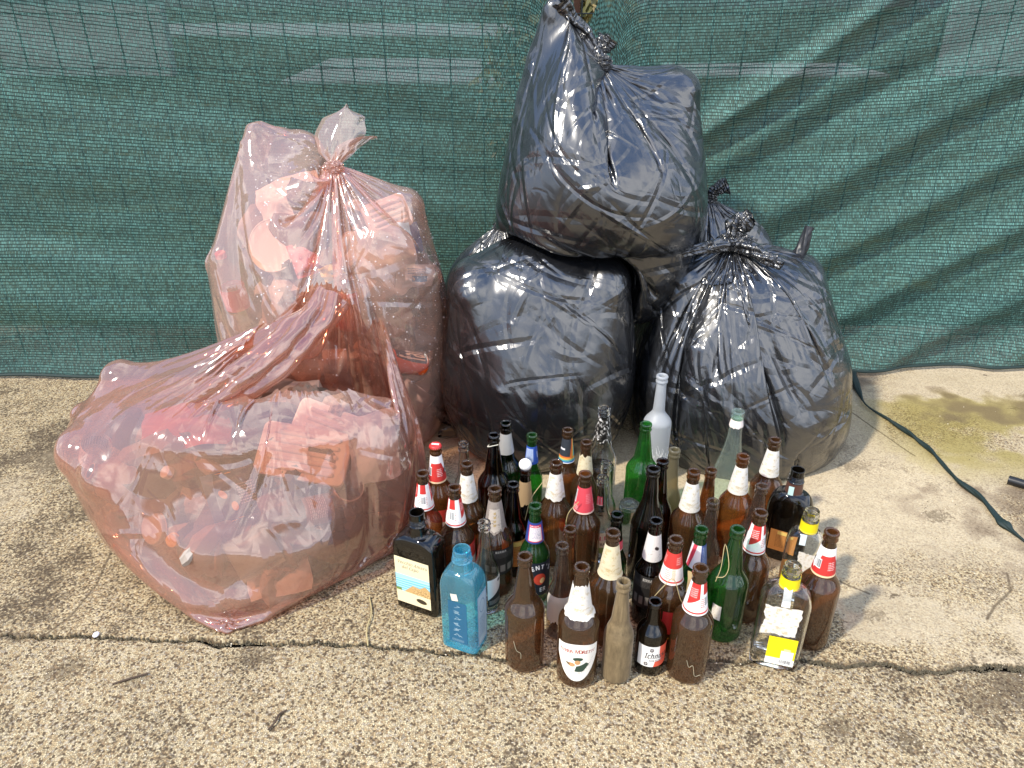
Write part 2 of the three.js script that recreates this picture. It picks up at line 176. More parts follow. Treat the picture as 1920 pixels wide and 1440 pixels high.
// ---------- bags: each film is let settle over what it holds, so that its folds are those of a sheet ----------
// colliders: {c:[x,y,z], r:[rx,ry,rz], ax?: unit quaternion}
function settle(o) {
  const { N, M, C, L, init, pins = [], coll = [], steps = 90, iters = 8, grav = 0.0006, press = 0.0, bend = 0.25, seed = 1, centre, restU, floor = 0.002, obst = [], ramp = 0.6, back = null, inflate = 0, seam = false, inflateEnd = 0.4, foot = null, tacks = 0, tackRange = [0.25, 0.75] } = o;
  const R = rng(seed), n = N * M, X = new Float32Array(n * 3), O = new Float32Array(n * 3), w = new Float32Array(n).fill(1), pin = new Float32Array(n * 3);
  for (let j = 0; j < M; j++) for (let i = 0; i < N; i++) { const p = init(i / N, j / (M - 1)), k = (j * N + i) * 3; for (let a = 0; a < 3; a++) X[k + a] = O[k + a] = p[a] + (R() - 0.5) * 0.004; }
  for (const q of pins) { const i = ((q.i % N) + N) % N, k = q.j * N + i; w[k] = 0; pin[k * 3] = q.p[0]; pin[k * 3 + 1] = q.p[1]; pin[k * 3 + 2] = q.p[2]; }
  const du = C / N, dv = L / (M - 1), E = [];
  const add = (a, b, r, s) => { E.push(a, b, r, s); };
  for (let j = 0; j < M; j++) { const f = restU ? restU(j / (M - 1)) : 1, f1 = j < M - 1 ? (restU ? restU((j + 1) / (M - 1)) : 1) : f, fa = (f + f1) / 2;
    for (let i = 0; i < N; i++) { const a = j * N + i, i1 = (i + 1) % N, i2 = (i + 2) % N;
      add(a, j * N + i1, du * f, 1); add(a, j * N + i2, 2 * du * f, bend);
      if (j < M - 1) { const dg = Math.hypot(du * fa, dv); add(a, a + N, dv, 1); add(a, (j + 1) * N + i1, dg, 0.5); add(j * N + i1, (j + 1) * N + i, dg, 0.5); }
      if (j < M - 2) add(a, a + 2 * N, 2 * dv, bend);
    } }
  if (seam) for (let i = 1; i < N / 2; i++) add(i, N - i, 0.002, 1);
  const m = E.length / 4, A = new Int32Array(m), B = new Int32Array(m), Lr = new Float32Array(m), S = new Float32Array(m), ord = new Int32Array(m);
  for (let e = 0; e < m; e++) ord[e] = e; for (let e = m - 1; e > 0; e--) { const q = Math.floor(R() * (e + 1)), t = ord[e]; ord[e] = ord[q]; ord[q] = t; }
  for (let e = 0; e < m; e++) { const s = ord[e] * 4; A[e] = E[s] * 3; B[e] = E[s + 1] * 3; Lr[e] = E[s + 2]; S[e] = E[s + 3]; }
  const cs = coll.map(q => ({ c: [...q.c], to: q.c, from: q.from, r: q.r, m: q.q ? new THREE.Matrix3().setFromMatrix4(new THREE.Matrix4().makeRotationFromQuaternion(q.q)).elements : null, R: Math.max(...q.r) }));
  const P0 = X.slice(), tk = []; for (let k = 0; k < tacks; k++) tk.push([Math.floor(R() * N), Math.floor(mix(tackRange[0], tackRange[1], R()) * M), 0.003 + R() * 0.005]);
  for (let st = 0; st < steps; st++) {
    const k01 = Math.min(1, st / (steps * ramp)); for (const q of cs) if (q.from) for (let a = 0; a < 3; a++) q.c[a] = mix(q.from[a], q.to[a], k01);
    for (let k = 0; k < n; k++) { const x = k * 3;
      if (!w[k]) { for (let a = 0; a < 3; a++) X[x + a] = O[x + a] = P0[x + a] + (pin[x + a] - P0[x + a]) * k01; continue; }
      const vx = (X[x] - O[x]) * 0.88, vy = (X[x + 1] - O[x + 1]) * 0.88, vz = (X[x + 2] - O[x + 2]) * 0.88; O[x] = X[x]; O[x + 1] = X[x + 1]; O[x + 2] = X[x + 2];
      X[x] += vx; X[x + 1] += vy - grav; X[x + 2] += vz;
      if (press) { const dx = centre[0] - X[x], dy = (centre[1] - X[x + 1]) * 0.5, dz = centre[2] - X[x + 2], d = Math.hypot(dx, dy, dz) + 1e-6; X[x] += dx / d * press; X[x + 1] += dy / d * press; X[x + 2] += dz / d * press; }
    }
    if (inflate) { const f = inflate * mix(1, inflateEnd, sstep(0.55, 0.95, st / steps)), Q = X.slice();
      for (let j = 0; j < M; j++) { if (j / (M - 1) > (o.vn ?? 1)) break; const fj = f * sstep(0.05, 0.3, j / (M - 1)); for (let i = 0; i < N; i++) { const k = j * N + i; if (!w[k]) continue; const a = (j * N + (i + 1) % N) * 3, b = (j * N + (i + N - 1) % N) * 3, c = (Math.min(M - 1, j + 1) * N + i) * 3, d = (Math.max(0, j - 1) * N + i) * 3;
        const ux = Q[a] - Q[b], uy = Q[a + 1] - Q[b + 1], uz = Q[a + 2] - Q[b + 2], vx = Q[c] - Q[d], vy = Q[c + 1] - Q[d + 1], vz = Q[c + 2] - Q[d + 2];
        let nx = vy * uz - vz * uy, ny = vz * ux - vx * uz, nz = vx * uy - vy * ux; const l = fj / (Math.hypot(nx, ny, nz) + 1e-9); X[k * 3] += nx * l; X[k * 3 + 1] += ny * l; X[k * 3 + 2] += nz * l; } }
      if (st > steps * 0.45) for (const [ti, tj, d] of tk) { const k = tj * N + ti; if (!w[k]) continue; const a = (tj * N + (ti + 2) % N) * 3, b = (tj * N + (ti + N - 2) % N) * 3, c = (k + 2 * N) * 3, e = (k - 2 * N) * 3, nv = V(X[c] - X[e], X[c + 1] - X[e + 1], X[c + 2] - X[e + 2]).cross(V(X[a] - X[b], X[a + 1] - X[b + 1], X[a + 2] - X[b + 2])).normalize(); X[k * 3] -= nv.x * d; X[k * 3 + 1] -= nv.y * d; X[k * 3 + 2] -= nv.z * d; } }
    for (let it = 0; it < iters; it++) {
      for (let e = 0; e < m; e++) { const a = A[e], b = B[e], dx = X[b] - X[a], dy = X[b + 1] - X[a + 1], dz = X[b + 2] - X[a + 2], d = Math.sqrt(dx * dx + dy * dy + dz * dz) + 1e-9; const wa = w[a / 3], wb = w[b / 3], ws = wa + wb; if (!ws) continue;
        const f = (d - Lr[e]) / d / ws * S[e] * 0.9; X[a] += dx * f * wa; X[a + 1] += dy * f * wa; X[a + 2] += dz * f * wa; X[b] -= dx * f * wb; X[b + 1] -= dy * f * wb; X[b + 2] -= dz * f * wb; }
      if (it % 3 === 2 || it === iters - 1) for (let k = 0; k < n; k++) { if (!w[k]) continue; const x = k * 3; let px = X[x], py = X[x + 1], pz = X[x + 2];
        for (const q of cs) { let lx = px - q.c[0], ly = py - q.c[1], lz = pz - q.c[2]; if (lx > q.R || lx < -q.R || ly > q.R || ly < -q.R || lz > q.R || lz < -q.R) continue; const M3 = q.m;
          if (M3) { const a = M3[0] * lx + M3[1] * ly + M3[2] * lz, b = M3[3] * lx + M3[4] * ly + M3[5] * lz, c = M3[6] * lx + M3[7] * ly + M3[8] * lz; lx = a; ly = b; lz = c; }
          const ex = lx / q.r[0], ey = ly / q.r[1], ez = lz / q.r[2], k0 = Math.sqrt(ex * ex + ey * ey + ez * ez); if (k0 >= 1 || k0 < 1e-4) continue;
          let gx = ex / q.r[0], gy = ey / q.r[1], gz = ez / q.r[2]; const k1 = Math.sqrt(gx * gx + gy * gy + gz * gz), d = Math.min((1 - k0) * k0 / k1, 0.05) ; gx *= d / k1; gy *= d / k1; gz *= d / k1;
          if (M3) { px += M3[0] * gx + M3[3] * gy + M3[6] * gz; py += M3[1] * gx + M3[4] * gy + M3[7] * gz; pz += M3[2] * gx + M3[5] * gy + M3[8] * gz; } else { px += gx; py += gy; pz += gz; } }
        if (py < floor) { py = floor; O[x] = px; O[x + 2] = pz; }
        if (back !== null && pz < back) pz = back;
        if (foot && py < foot.h + foot.y) { const t = clamp((py - foot.y) / foot.h), gr = mix(foot.k, 1, Math.sqrt(1 - (1 - t) * (1 - t))), e = mix(foot.p, 2.2, t), dx = px - foot.c[0], dz = pz - foot.c[1], d = Math.pow(Math.pow(Math.abs(dx) / (foot.r[0] * gr), e) + Math.pow(Math.abs(dz) / (foot.r[1] * gr), e), 1 / e); if (d > 1) { px = foot.c[0] + dx / d; pz = foot.c[1] + dz / d; } }
        X[x] = px; X[x + 1] = py; X[x + 2] = pz; }
    }
  }
  return X;
}
// finer sheet through the settled points (Catmull-Rom both ways)
function refine(X, N, M) {
  const cr = (a, b, c, d) => (-a + 9 * b + 9 * c - d) / 16, N2 = N * 2, M2 = M * 2 - 1, A = new Float32Array(N2 * M * 3), B = new Float32Array(N2 * M2 * 3);
  for (let j = 0; j < M; j++) for (let i = 0; i < N; i++) for (let a = 0; a < 3; a++) { const g = q => X[(j * N + ((q % N) + N) % N) * 3 + a], k = (j * N2 + 2 * i) * 3 + a; A[k] = g(i); A[k + 3] = cr(g(i - 1), g(i), g(i + 1), g(i + 2)); }
  for (let j = 0; j < M2; j++) for (let i = 0; i < N2; i++) for (let a = 0; a < 3; a++) { const g = q => A[(Math.min(M - 1, Math.max(0, q)) * N2 + i) * 3 + a], h = j >> 1; B[(j * N2 + i) * 3 + a] = j & 1 ? cr(g(h - 1), g(h), g(h + 1), g(h + 2)) : g(h); }
  return [B, N2, M2];
}
function smooth(X, N, M, k) { // one light pass that takes out single-cell jitter
  const Y = X.slice(); for (let j = 1; j < M - 1; j++) for (let i = 0; i < N; i++) for (let a = 0; a < 3; a++) { const f = (ii, jj) => X[(jj * N + (ii + N) % N) * 3 + a]; Y[(j * N + i) * 3 + a] = f(i, j) * (1 - k) + k / 4 * (f(i - 1, j) + f(i + 1, j) + f(i, j - 1) + f(i, j + 1)); } return Y;
}
// a sack: bottom pole at v=0, body up to the neck at v=vn, loose film above it
function sackInit(c, r, h, vn, neck, tailUp, flare, lean = [0, 0], pw = 0.62) {
  return (u, v) => { const a = u * Math.PI * 2;
    if (v <= vn) { const t = v / vn, ph = -Math.PI / 2 + Math.PI * t, s = Math.pow(Math.max(0, Math.cos(ph)), pw), y = h * (0.5 + 0.5 * Math.sign(Math.sin(ph)) * Math.pow(Math.abs(Math.sin(ph)), 0.9)), nk = sstep(0.6, 1, t);
      return [mix(c[0] + lean[0] * t, neck[0], nk) + Math.cos(a) * (r[0] * s + 0.015), mix(y + c[1], neck[1] - 0.02, nk * nk * nk), mix(c[2] + lean[1] * t, neck[2], nk) + Math.sin(a) * (r[1] * s + 0.015)]; }
    const t = (v - vn) / (1 - vn), rr = 0.015 + flare * t; return [neck[0] + Math.cos(a) * rr + tailUp[0] * t, neck[1] + tailUp[1] * t, neck[2] + Math.sin(a) * rr + tailUp[2] * t]; };
}

// the flat-seamed sack: its bottom starts as one straight seam and is blown open
function seamInit(c, r, h, vn, neck, tailUp, flare, yaw = 0, pw = 0.5) {
  const f = sackInit(c, r, h, vn, neck, tailUp, flare, [0, 0], pw);
  return (u, v) => { const p = f(u, v), t = clamp(v / 0.3); if (v > vn) return p; const k = 1 - sstep(0, 1, t), a = u * Math.PI * 2, cx = Math.cos(a), sz = Math.sin(a), R0 = (r[0] + r[1]) * 0.55, lx = cx * R0 * 1.25, lz = sz * r[1] * t * 0.9;
    return [mix(p[0], c[0] + lx * Math.cos(yaw) - lz * Math.sin(yaw), k), mix(p[1], c[1] + 0.02 + 0.05 * t, k), mix(p[2], c[2] + lx * Math.sin(yaw) + lz * Math.cos(yaw), k)]; };
}

// film crumple: flat facets that meet in sharp edges, with long creases across them; a height in metres over a 0.6 m tile
function crinkleTex(seed, S, facets, creases) {
  const R = rng(seed), n1 = makeNoise2(seed + 1, 8), d = new Float32Array(S * S * 4), h = new Float32Array(S * S), tabs = facets.map(([K]) => Float32Array.from({ length: K * K }, () => R()));
  for (let j = 0; j < S; j++) for (let i = 0; i < S; i++) { const u = i / S, v = j / S; let s = 0;
    facets.forEach(([K, amp, sx, sy], q) => { const T = tabs[q], wx = (n1(u * 8 + q * 3, v * 8) - 0.5) * 0.9, wy = (n1(v * 8 + 5, u * 8 + q) - 0.5) * 0.9; let x = u * K + wx + 8 * K, y = v * K + wy + 8 * K + (sx ?? 0) * 0; const xi = Math.floor(x), yi = Math.floor(y), a = x - xi, b = y - yi, g = (p, r) => T[((yi + r) % K) * K + (xi + p) % K];
      s += amp * (a > b ? g(0, 0) + (g(1, 0) - g(0, 0)) * a + (g(1, 1) - g(1, 0)) * b : g(0, 0) + (g(0, 1) - g(0, 0)) * b + (g(1, 1) - g(0, 1)) * a); }); h[j * S + i] = s; }
  for (const [count, lMin, lMax, w, amp] of creases) for (let k = 0; k < count; k++) { const cx = R(), cy = R(), th = R() * Math.PI, l = mix(lMin, lMax, R()) / 0.6 / 2, ww = w / 0.6 * (0.6 + R()), am = amp * (0.4 + R()) * (R() < 0.7 ? 1 : -1), bend = (R() - 0.5) * 0.5, c = Math.cos(th), s = Math.sin(th), ext = l + ww; 
    for (let j = Math.floor((cy - ext) * S); j < (cy + ext) * S; j++) for (let i = Math.floor((cx - ext) * S); i < (cx + ext) * S; i++) { const x = i / S - cx, y = j / S - cy, t = (x * c + y * s) / l; if (t < -1 || t > 1) continue; const q = Math.abs(-x * s + y * c + bend * l * (t * t - 0.5)); if (q > ww) continue; h[((j + 2 * S) % S) * S + (i + 2 * S) % S] += am * (1 - q / ww) * (1 - t * t); } }
  let lo = 9, hi = -9; for (let k = 0; k < S * S; k++) { lo = Math.min(lo, h[k]); hi = Math.max(hi, h[k]); }
  for (let k = 0; k < S * S; k++) { const q = (h[k] - lo) / (hi - lo); d[k * 4] = d[k * 4 + 1] = d[k * 4 + 2] = q; d[k * 4 + 3] = 1; }
  const t = new THREE.DataTexture(d, S, S, THREE.RGBAFormat, THREE.FloatType); t.wrapS = t.wrapT = THREE.RepeatWrapping; t.magFilter = t.minFilter = THREE.LinearFilter; t.repeat.set(1 / 0.6, 1 / 0.6); t.needsUpdate = true; return { t, span: hi - lo };
}

// ---------- what the pink sacks hold ----------
const inA = [], inP = [];
function place(o, p, rot, list, r) { o.position.set(...p); o.rotation.set(...rot); if (list) { o.updateMatrix(); list.push({ c: p, r: r.map(a => a * 1.15 + 0.012), q: o.quaternion.clone() }); } return o; }
const lat = (pts, n = 40) => new THREE.LatheGeometry(pts.map(p => new THREE.Vector2(p[0], p[1])), n);
const plainPrint = (bg, f) => canvasTex(256, 128, (g, W, H) => { g.fillStyle = bg; g.fillRect(0, 0, W, H); f(g, W, H); });
const prt = t => std([0.92, 0.92, 0.92], 0.45, { map: t });
const lines_ = (g, x, y, w, rows, c, seed) => { const R = rng(seed); g.fillStyle = c; for (let r = 0; r < rows; r++) for (let q = 0; q < w;) { const s = 3 + R() * 9; if (q + s < w) g.fillRect(x + q, y + r * 8, s, 3.2); q += s + 3; } };
const clearPet = phys([0.90, 0.93, 0.95], 0.05, { transmission: 0.97, thickness: 0, ior: 1.5 }), milky = phys([0.80, 0.79, 0.77], 0.45, { transmission: 0.4, thickness: 0 });
function petBottle(label, p, rot, list, lab, tint, capC) { const t = thing('plastic_bottle', label, 'bottle', [0, 0, 0]), L = [[0.0001, -0.113], [0.020, -0.115], [0.031, -0.111], [0.033, -0.10]]; for (let k = 0; k < 7; k++) { const y = -0.09 + k * 0.018; L.push([0.033, y], [0.0315, y + 0.006], [0.0315, y + 0.010], [0.033, y + 0.015]); } L.push([0.032, 0.045], [0.025, 0.075], [0.015, 0.095], [0.0135, 0.10], [0.0135, 0.112]); part('body', lat(L, 32), tint ?? clearPet, t); if (lab) part('wrap_label', lat([[0.0336, -0.045], [0.0336, 0.02]], 40), lab, t); if (capC) { const c = part('screw_cap', lat([[0.0001, 0.1235], [0.0135, 0.123], [0.0145, 0.121], [0.0145, 0.108]], 24), std(capC, 0.5), t); } return place(t, p, rot, list, [0.034, 0.115, 0.034]); }
function can(label, p, rot, list, m) { const t = thing('drinks_can', label, 'can', [0, 0, 0]); part('printed_wall', lat([[0.0255, -0.058], [0.0325, -0.050], [0.033, -0.046], [0.033, 0.043], [0.0325, 0.047], [0.0275, 0.055]], 40), m, t); const met = std([0.62, 0.63, 0.65], 0.3, { metalness: 0.9 }); part('lid', lat([[0.0001, 0.052], [0.0235, 0.052], [0.0245, 0.056], [0.0265, 0.0585], [0.0280, 0.0565]], 40), met, t); part('base', lat([[0.0001, -0.050], [0.020, -0.055], [0.0235, -0.0595], [0.0262, -0.057]], 40), met, t); return place(t, p, rot, list, [0.033, 0.058, 0.033]); }
function sheetGeo(w, h, seed, amp) { const n = 34, P = new Float32Array(n * n * 3), R = rng(seed), F = Array.from({ length: 9 }, () => [(R() - 0.5) * 2, (R() - 0.5) * 2, R() * 3, 0.4 + R()]); for (let j = 0; j < n; j++) for (let i = 0; i < n; i++) { const u = i / (n - 1) - 0.5, v = j / (n - 1) - 0.5; let z = 0; for (const f of F) { const t = (u * f[0] + v * f[1]) * 2.4 + f[2]; z += Math.abs(t - Math.floor(t) - 0.5) * f[3]; } P.set([u * w * (1 - 0.1 * noise3(v * 4, seed, 1)), v * h * (1 - 0.1 * noise3(u * 4, seed, 2)), (z / 4 - 0.5) * amp + (u * u + v * v) * -amp * 1.2], (j * n + i) * 3); } return gridGeo(P, (u, v) => [u, v], n, n, false); }
function wrapper(name, cat, label, p, rot, w, h, m, seed, list, amp = 0.05) { const o = solo(name, sheetGeo(w, h, seed, amp), m, label, cat); return place(o, p, rot, list, [w * 0.42, h * 0.42, amp * 0.5]); }
function pillow(label, p, rot, w, h, d, m, list) { const t = thing('food_packet', label, 'packet', [0, 0, 0]), n = 28, P = []; for (const s of [1, -1]) { const q = new Float32Array(n * n * 3); for (let j = 0; j < n; j++) for (let i = 0; i < n; i++) { const u = i / (n - 1) * 2 - 1, v = j / (n - 1) * 2 - 1, f = Math.pow(Math.max(0, (1 - u * u) * (1 - v ** 4)), 0.5) * (1 + 0.2 * (noise3(u * 3, v * 3, s) - 0.5)); q.set([u * w / 2, v * h / 2, s * f * d / 2 + 0.001 * s], (j * n + i) * 3); } P.push(gridGeo(q, (u, v) => [u, v], n, n, false)); } part('printed_film', mergeGeometries(P), m, t); for (const s of [1, -1]) { const q = new Float32Array(40 * 2 * 3); for (let i = 0; i < 40; i++) for (let j = 0; j < 2; j++) q.set([(i / 39 - 0.5) * w, s * (h / 2 + j * 0.010), (i % 2) * 0.002], (j * 40 + i) * 3); part('crimped_seal', gridGeo(q, (u, v) => [u, v], 40, 2, false), m, t); } return place(t, p, rot, list, [w / 2, h / 2, d / 2]); }
function foamTray(label, p, rot, w, h, m, list) { const t = thing('foam_tray', label, 'tray', [0, 0, 0]), sh = new THREE.Shape(); const r = 0.016; sh.moveTo(-w / 2 + r, -h / 2); sh.lineTo(w / 2 - r, -h / 2); sh.quadraticCurveTo(w / 2, -h / 2, w / 2, -h / 2 + r); sh.lineTo(w / 2, h / 2 - r); sh.quadraticCurveTo(w / 2, h / 2, w / 2 - r, h / 2); sh.lineTo(-w / 2 + r, h / 2); sh.quadraticCurveTo(-w / 2, h / 2, -w / 2, h / 2 - r); sh.lineTo(-w / 2, -h / 2 + r); sh.quadraticCurveTo(-w / 2, -h / 2, -w / 2 + r, -h / 2); part('base', new THREE.ExtrudeGeometry(sh, { depth: 0.012, bevelEnabled: true, bevelSize: 0.003, bevelThickness: 0.003, bevelSegments: 2 }), m, t); const rg = new THREE.CapsuleGeometry(0.006, w * 0.72, 4, 10).rotateZ(Math.PI / 2); for (let k = -2; k <= 2; k++) { const o = part('rib', rg, m, t); o.position.set(0, k * h * 0.17, 0.016); } return place(t, p, rot, list, [w / 2, h / 2, 0.02]); }
function ballOf(label, p, s, m, seed, list) { const g = new THREE.IcosahedronGeometry(1, 9), a = g.attributes.position; for (let k = 0; k < a.count; k++) { const v = V(a.getX(k), a.getY(k), a.getZ(k)); let f = 0.75; for (const [q, w] of [[2.1, 0.5], [4.3, 0.3]]) f += w * Math.abs(noise3(v.x * q + seed, v.y * q + 3, v.z * q) - 0.5); v.multiplyScalar(f * s); a.setXYZ(k, v.x, v.y * 0.8, v.z); } g.computeVertexNormals(); const o = solo('paper_ball', g, m, label, 'paper'); return place(o, p, [seed, seed * 2, 0], list, [s * 0.8, s * 0.65, s * 0.8]); }
function tub(name, cat, label, p, rot, prof, m, list, r) { const t = thing(name, label, cat, [0, 0, 0]); part('wall', lat(prof, 40), m, t); const top = prof[prof.length - 1]; part('rim', new THREE.TorusGeometry(top[0], 0.0018, 8, 44).rotateX(Math.PI / 2).translate(0, top[1], 0), m, t); return place(t, p, rot, list, r); }
const white = std([0.78, 0.78, 0.77], 0.55), offw = std([0.66, 0.62, 0.58], 0.7);
// rear sack
petBottle('clear plastic bottle with red wrap label, low on the left of the rear pink sack', [-0.765, 0.50, -1.985], [0.15, 0.3, 0.08], inA, prt(plainPrint('#c6403c', (g, W, H) => { g.fillStyle = '#eee'; g.fillRect(96, 30, 54, 70); lines_(g, 100, 36, 46, 8, '#555', 3); lines_(g, 10, 20, 70, 11, '#e8a09a', 4); lines_(g, 165, 20, 80, 11, '#e8a09a', 5); })), phys([0.93, 0.74, 0.58], 0.06, { transmission: 0.92, thickness: 0 }), [0.5, 0.05, 0.04]);
tub('paper_plate', 'plate', 'round white plate pressed against the front of the rear pink sack', [-0.63, 0.635, -1.975], [1.15, 0, 0.25], [[0.0001, 0], [0.045, 0.001], [0.052, 0.006], [0.066, 0.011], [0.069, 0.0115]], white, inA, [0.06, 0.012, 0.06]);
pillow('pink food packet beside the white plate in the rear pink sack', [-0.54, 0.61, -1.95], [-0.3, 0.2, 0.3], 0.085, 0.07, 0.03, std([0.72, 0.26, 0.32], 0.4), inA);
foamTray('white foam tray under the right shoulder of the rear pink sack', [-0.335, 0.70, -2.03], [-0.5, 0.45, 0.45], 0.12, 0.085, white, inA);
wrapper('plastic_wrapper', 'wrapper', 'bright blue wrapper at the right edge of the rear pink sack', [-0.275, 0.63, -2.04], [-0.2, 0.7, 0.2], 0.08, 0.09, std([0.05, 0.10, 0.45], 0.35), 3, inA, 0.03);
wrapper('plastic_wrapper', 'wrapper', 'pale blue printed wrapper below the bright blue one in the rear pink sack', [-0.245, 0.55, -1.97], [0.1, 0.6, -0.2], 0.10, 0.07, prt(plainPrint('#c9d6e2', (g) => { lines_(g, 20, 20, 200, 4, '#3a76b8', 3); g.fillStyle = '#3a86c8'; g.fillRect(60, 60, 120, 30); })), 4, inA, 0.03);
wrapper('plastic_wrapper', 'wrapper', 'yellow scrap of packaging in the middle of the rear pink sack', [-0.47, 0.585, -1.905], [0, 0.1, 0.4], 0.06, 0.045, std([0.68, 0.55, 0.06], 0.45), 5, inA, 0.02);
wrapper('plastic_film', 'plastic film', 'crumpled clear white film on the right inside the rear pink sack', [-0.33, 0.60, -1.935], [0.0, 0.3, 0.1], 0.17, 0.20, milky, 6, inA, 0.06);
wrapper('paper_bag', 'paper bag', 'large white paper sheet filling the upper left of the rear pink sack', [-0.61, 0.72, -2.08], [-0.35, -0.2, 0.3], 0.20, 0.15, white, 7, inA, 0.05);
can('red drinks can upright in the middle of the rear pink sack', [-0.445, 0.475, -1.93], [0.1, 0.5, -0.1], inA, prt(plainPrint('#b73a34', (g) => { lines_(g, 10, 30, 110, 8, '#e4b0a8', 3); g.fillStyle = '#e9e4e0'; g.fillRect(150, 20, 50, 90); })));
can('orange drinks can lying low on the right of the rear pink sack', [-0.295, 0.315, -1.925], [0.2, 0.4, 1.15], inA, prt(plainPrint('#dd5312', (g, W, H) => { g.fillStyle = '#1c2140'; g.beginPath(); g.ellipse(70, 66, 46, 26, -0.2, 0, 7); g.fill(); g.fillStyle = '#f3ede4'; g.font = 'italic bold 30px sans-serif'; g.textAlign = 'center'; g.fillText('fanta', 70, 76); g.fillStyle = '#f08a2a'; g.beginPath(); g.ellipse(160, 90, 26, 22, 0, 0, 7); g.fill(); lines_(g, 200, 20, 50, 10, '#f6c9a4', 5); })));
wrapper('foil_sheet', 'foil', 'crumpled silver foil at the foot of the rear pink sack', [-0.285, 0.17, -1.96], [0, 0.4, 0.8], 0.09, 0.12, std([0.6, 0.6, 0.6], 0.3, { metalness: 0.8 }), 8, inA, 0.04);
petBottle('clear plastic bottle lying across the lower middle of the rear pink sack', [-0.5, 0.33, -1.90], [0.2, 0.2, 1.5], inA, prt(plainPrint('#d8d4d0', (g) => lines_(g, 10, 20, 230, 10, '#8a6a6a', 3))), null, [0.6, 0.6, 0.62]);
tub('plastic_cup', 'cup', 'pale plastic cup at the far left of the rear pink sack', [-0.73, 0.35, -2.06], [0.3, 0, 0.5], [[0.0001, -0.05], [0.028, -0.05], [0.030, -0.045], [0.040, 0.05]], milky, inA, [0.038, 0.05, 0.038]);
// front sack
foamTray('pale ribbed foam tray at the top right of the open pink sack', [-0.475, 0.30, -1.48], [-0.85, 0.1, -0.15], 0.20, 0.12, offw, inP);
foamTray('second foam tray leaning behind the ribbed tray in the open pink sack', [-0.42, 0.305, -1.55], [-0.6, 0.3, -0.35], 0.20, 0.12, white, inP);
wrapper('carrier_bag', 'carrier bag', 'orange red carrier bag in the upper left of the open pink sack', [-0.755, 0.365, -1.52], [-1.0, 0, 0.15], 0.22, 0.12, std([0.5, 0.10, 0.03], 0.5), 12, inP, 0.06);
petBottle('clear plastic bottle with barcode label at the left edge of the open pink sack', [-1.0, 0.265, -1.56], [0.5, 0.3, -0.5], inP, prt(plainPrint('#e9e6e2', (g) => { g.fillStyle = '#c66'; g.fillRect(20, 6, 70, 20); g.fillStyle = '#222'; const R = rng(4); for (let q = 0; q < 80;) { const s = 1 + R() * 4; g.fillRect(90 + q, 30, s, 70); q += s + 2 + R() * 3; } lines_(g, 180, 20, 60, 9, '#777', 4); })), clearPet, null);
tub('plastic_jug', 'jug', 'tan round-shouldered plastic jug at the left of the open pink sack', [-0.87, 0.235, -1.455], [0.4, 0.2, 0.7], [[0.0001, -0.09], [0.05, -0.09], [0.056, -0.08], [0.056, 0.03], [0.045, 0.065], [0.02, 0.085], [0.018, 0.10]], std([0.42, 0.30, 0.20], 0.45), inP, [0.055, 0.095, 0.055]);
petBottle('ribbed clear plastic bottle slanting in the middle of the open pink sack', [-0.72, 0.20, -1.49], [0.5, 0.2, 0.5], inP, null, phys([0.88, 0.85, 0.80], 0.06, { transmission: 0.9, thickness: 0 }), [0.7, 0.68, 0.66]);
pillow('dark blue food packet with yellow spots in the middle of the open pink sack', [-0.62, 0.245, -1.40], [-0.35, 0.1, 0.25], 0.12, 0.10, 0.035, prt(plainPrint('#2c3550', (g) => { g.fillStyle = '#e0a020'; g.beginPath(); g.ellipse(90, 50, 20, 12, 0.4, 0, 7); g.fill(); g.beginPath(); g.ellipse(130, 90, 16, 14, 0, 0, 7); g.fill(); g.fillStyle = '#5f86b0'; g.fillRect(0, 0, 60, 128); lines_(g, 160, 30, 80, 8, '#aab', 4); })), inP);
tub('container_lid', 'lid', 'round beige lid low on the left of the open pink sack', [-0.83, 0.14, -1.415], [1.0, 0, 0.5], [[0.0001, 0.006], [0.034, 0.006], [0.038, 0.003], [0.039, -0.006]], std([0.5, 0.42, 0.34], 0.5), inP, [0.038, 0.012, 0.038]);
tub('bottle_cap', 'cap', 'yellow bottle cap showing through the lower left of the open pink sack', [-0.765, 0.145, -1.365], [1.2, 0, 0.2], [[0.0001, 0.006], [0.013, 0.006], [0.0148, 0.004], [0.0148, -0.007]], std([0.75, 0.42, 0.03], 0.45), inP, [0.014, 0.008, 0.014]);
tub('bottle_cap', 'cap', 'red bottle cap next to the yellow cap in the open pink sack', [-0.715, 0.118, -1.35], [1.2, 0, -0.2], [[0.0001, 0.006], [0.013, 0.006], [0.0148, 0.004], [0.0148, -0.007]], std([0.6, 0.06, 0.04], 0.45), inP, [0.014, 0.008, 0.014]);
pillow('grey green food packet low in the middle of the open pink sack', [-0.575, 0.135, -1.335], [-0.4, 0, 0.5], 0.11, 0.08, 0.035, std([0.20, 0.26, 0.22], 0.5), inP);
ballOf('crumpled cream paper on the lower right of the open pink sack', [-0.445, 0.12, -1.43], 0.045, std([0.70, 0.66, 0.48], 0.8), 2, inP);
wrapper('plastic_film', 'plastic film', 'light blue film bulging at the right side of the open pink sack', [-0.31, 0.30, -1.50], [-0.3, 0.6, 0.1], 0.13, 0.18, std([0.52, 0.64, 0.76], 0.5), 14, inP, 0.05);
ballOf('crumpled brown paper visible in the mouth of the open pink sack', [-0.50, 0.365, -1.61], 0.05, std([0.24, 0.19, 0.14], 0.9), 4, inP); ballOf('crumpled grey paper by the brown paper in the mouth of the open pink sack', [-0.42, 0.355, -1.60], 0.042, std([0.36, 0.32, 0.27], 0.9), 6, inP);
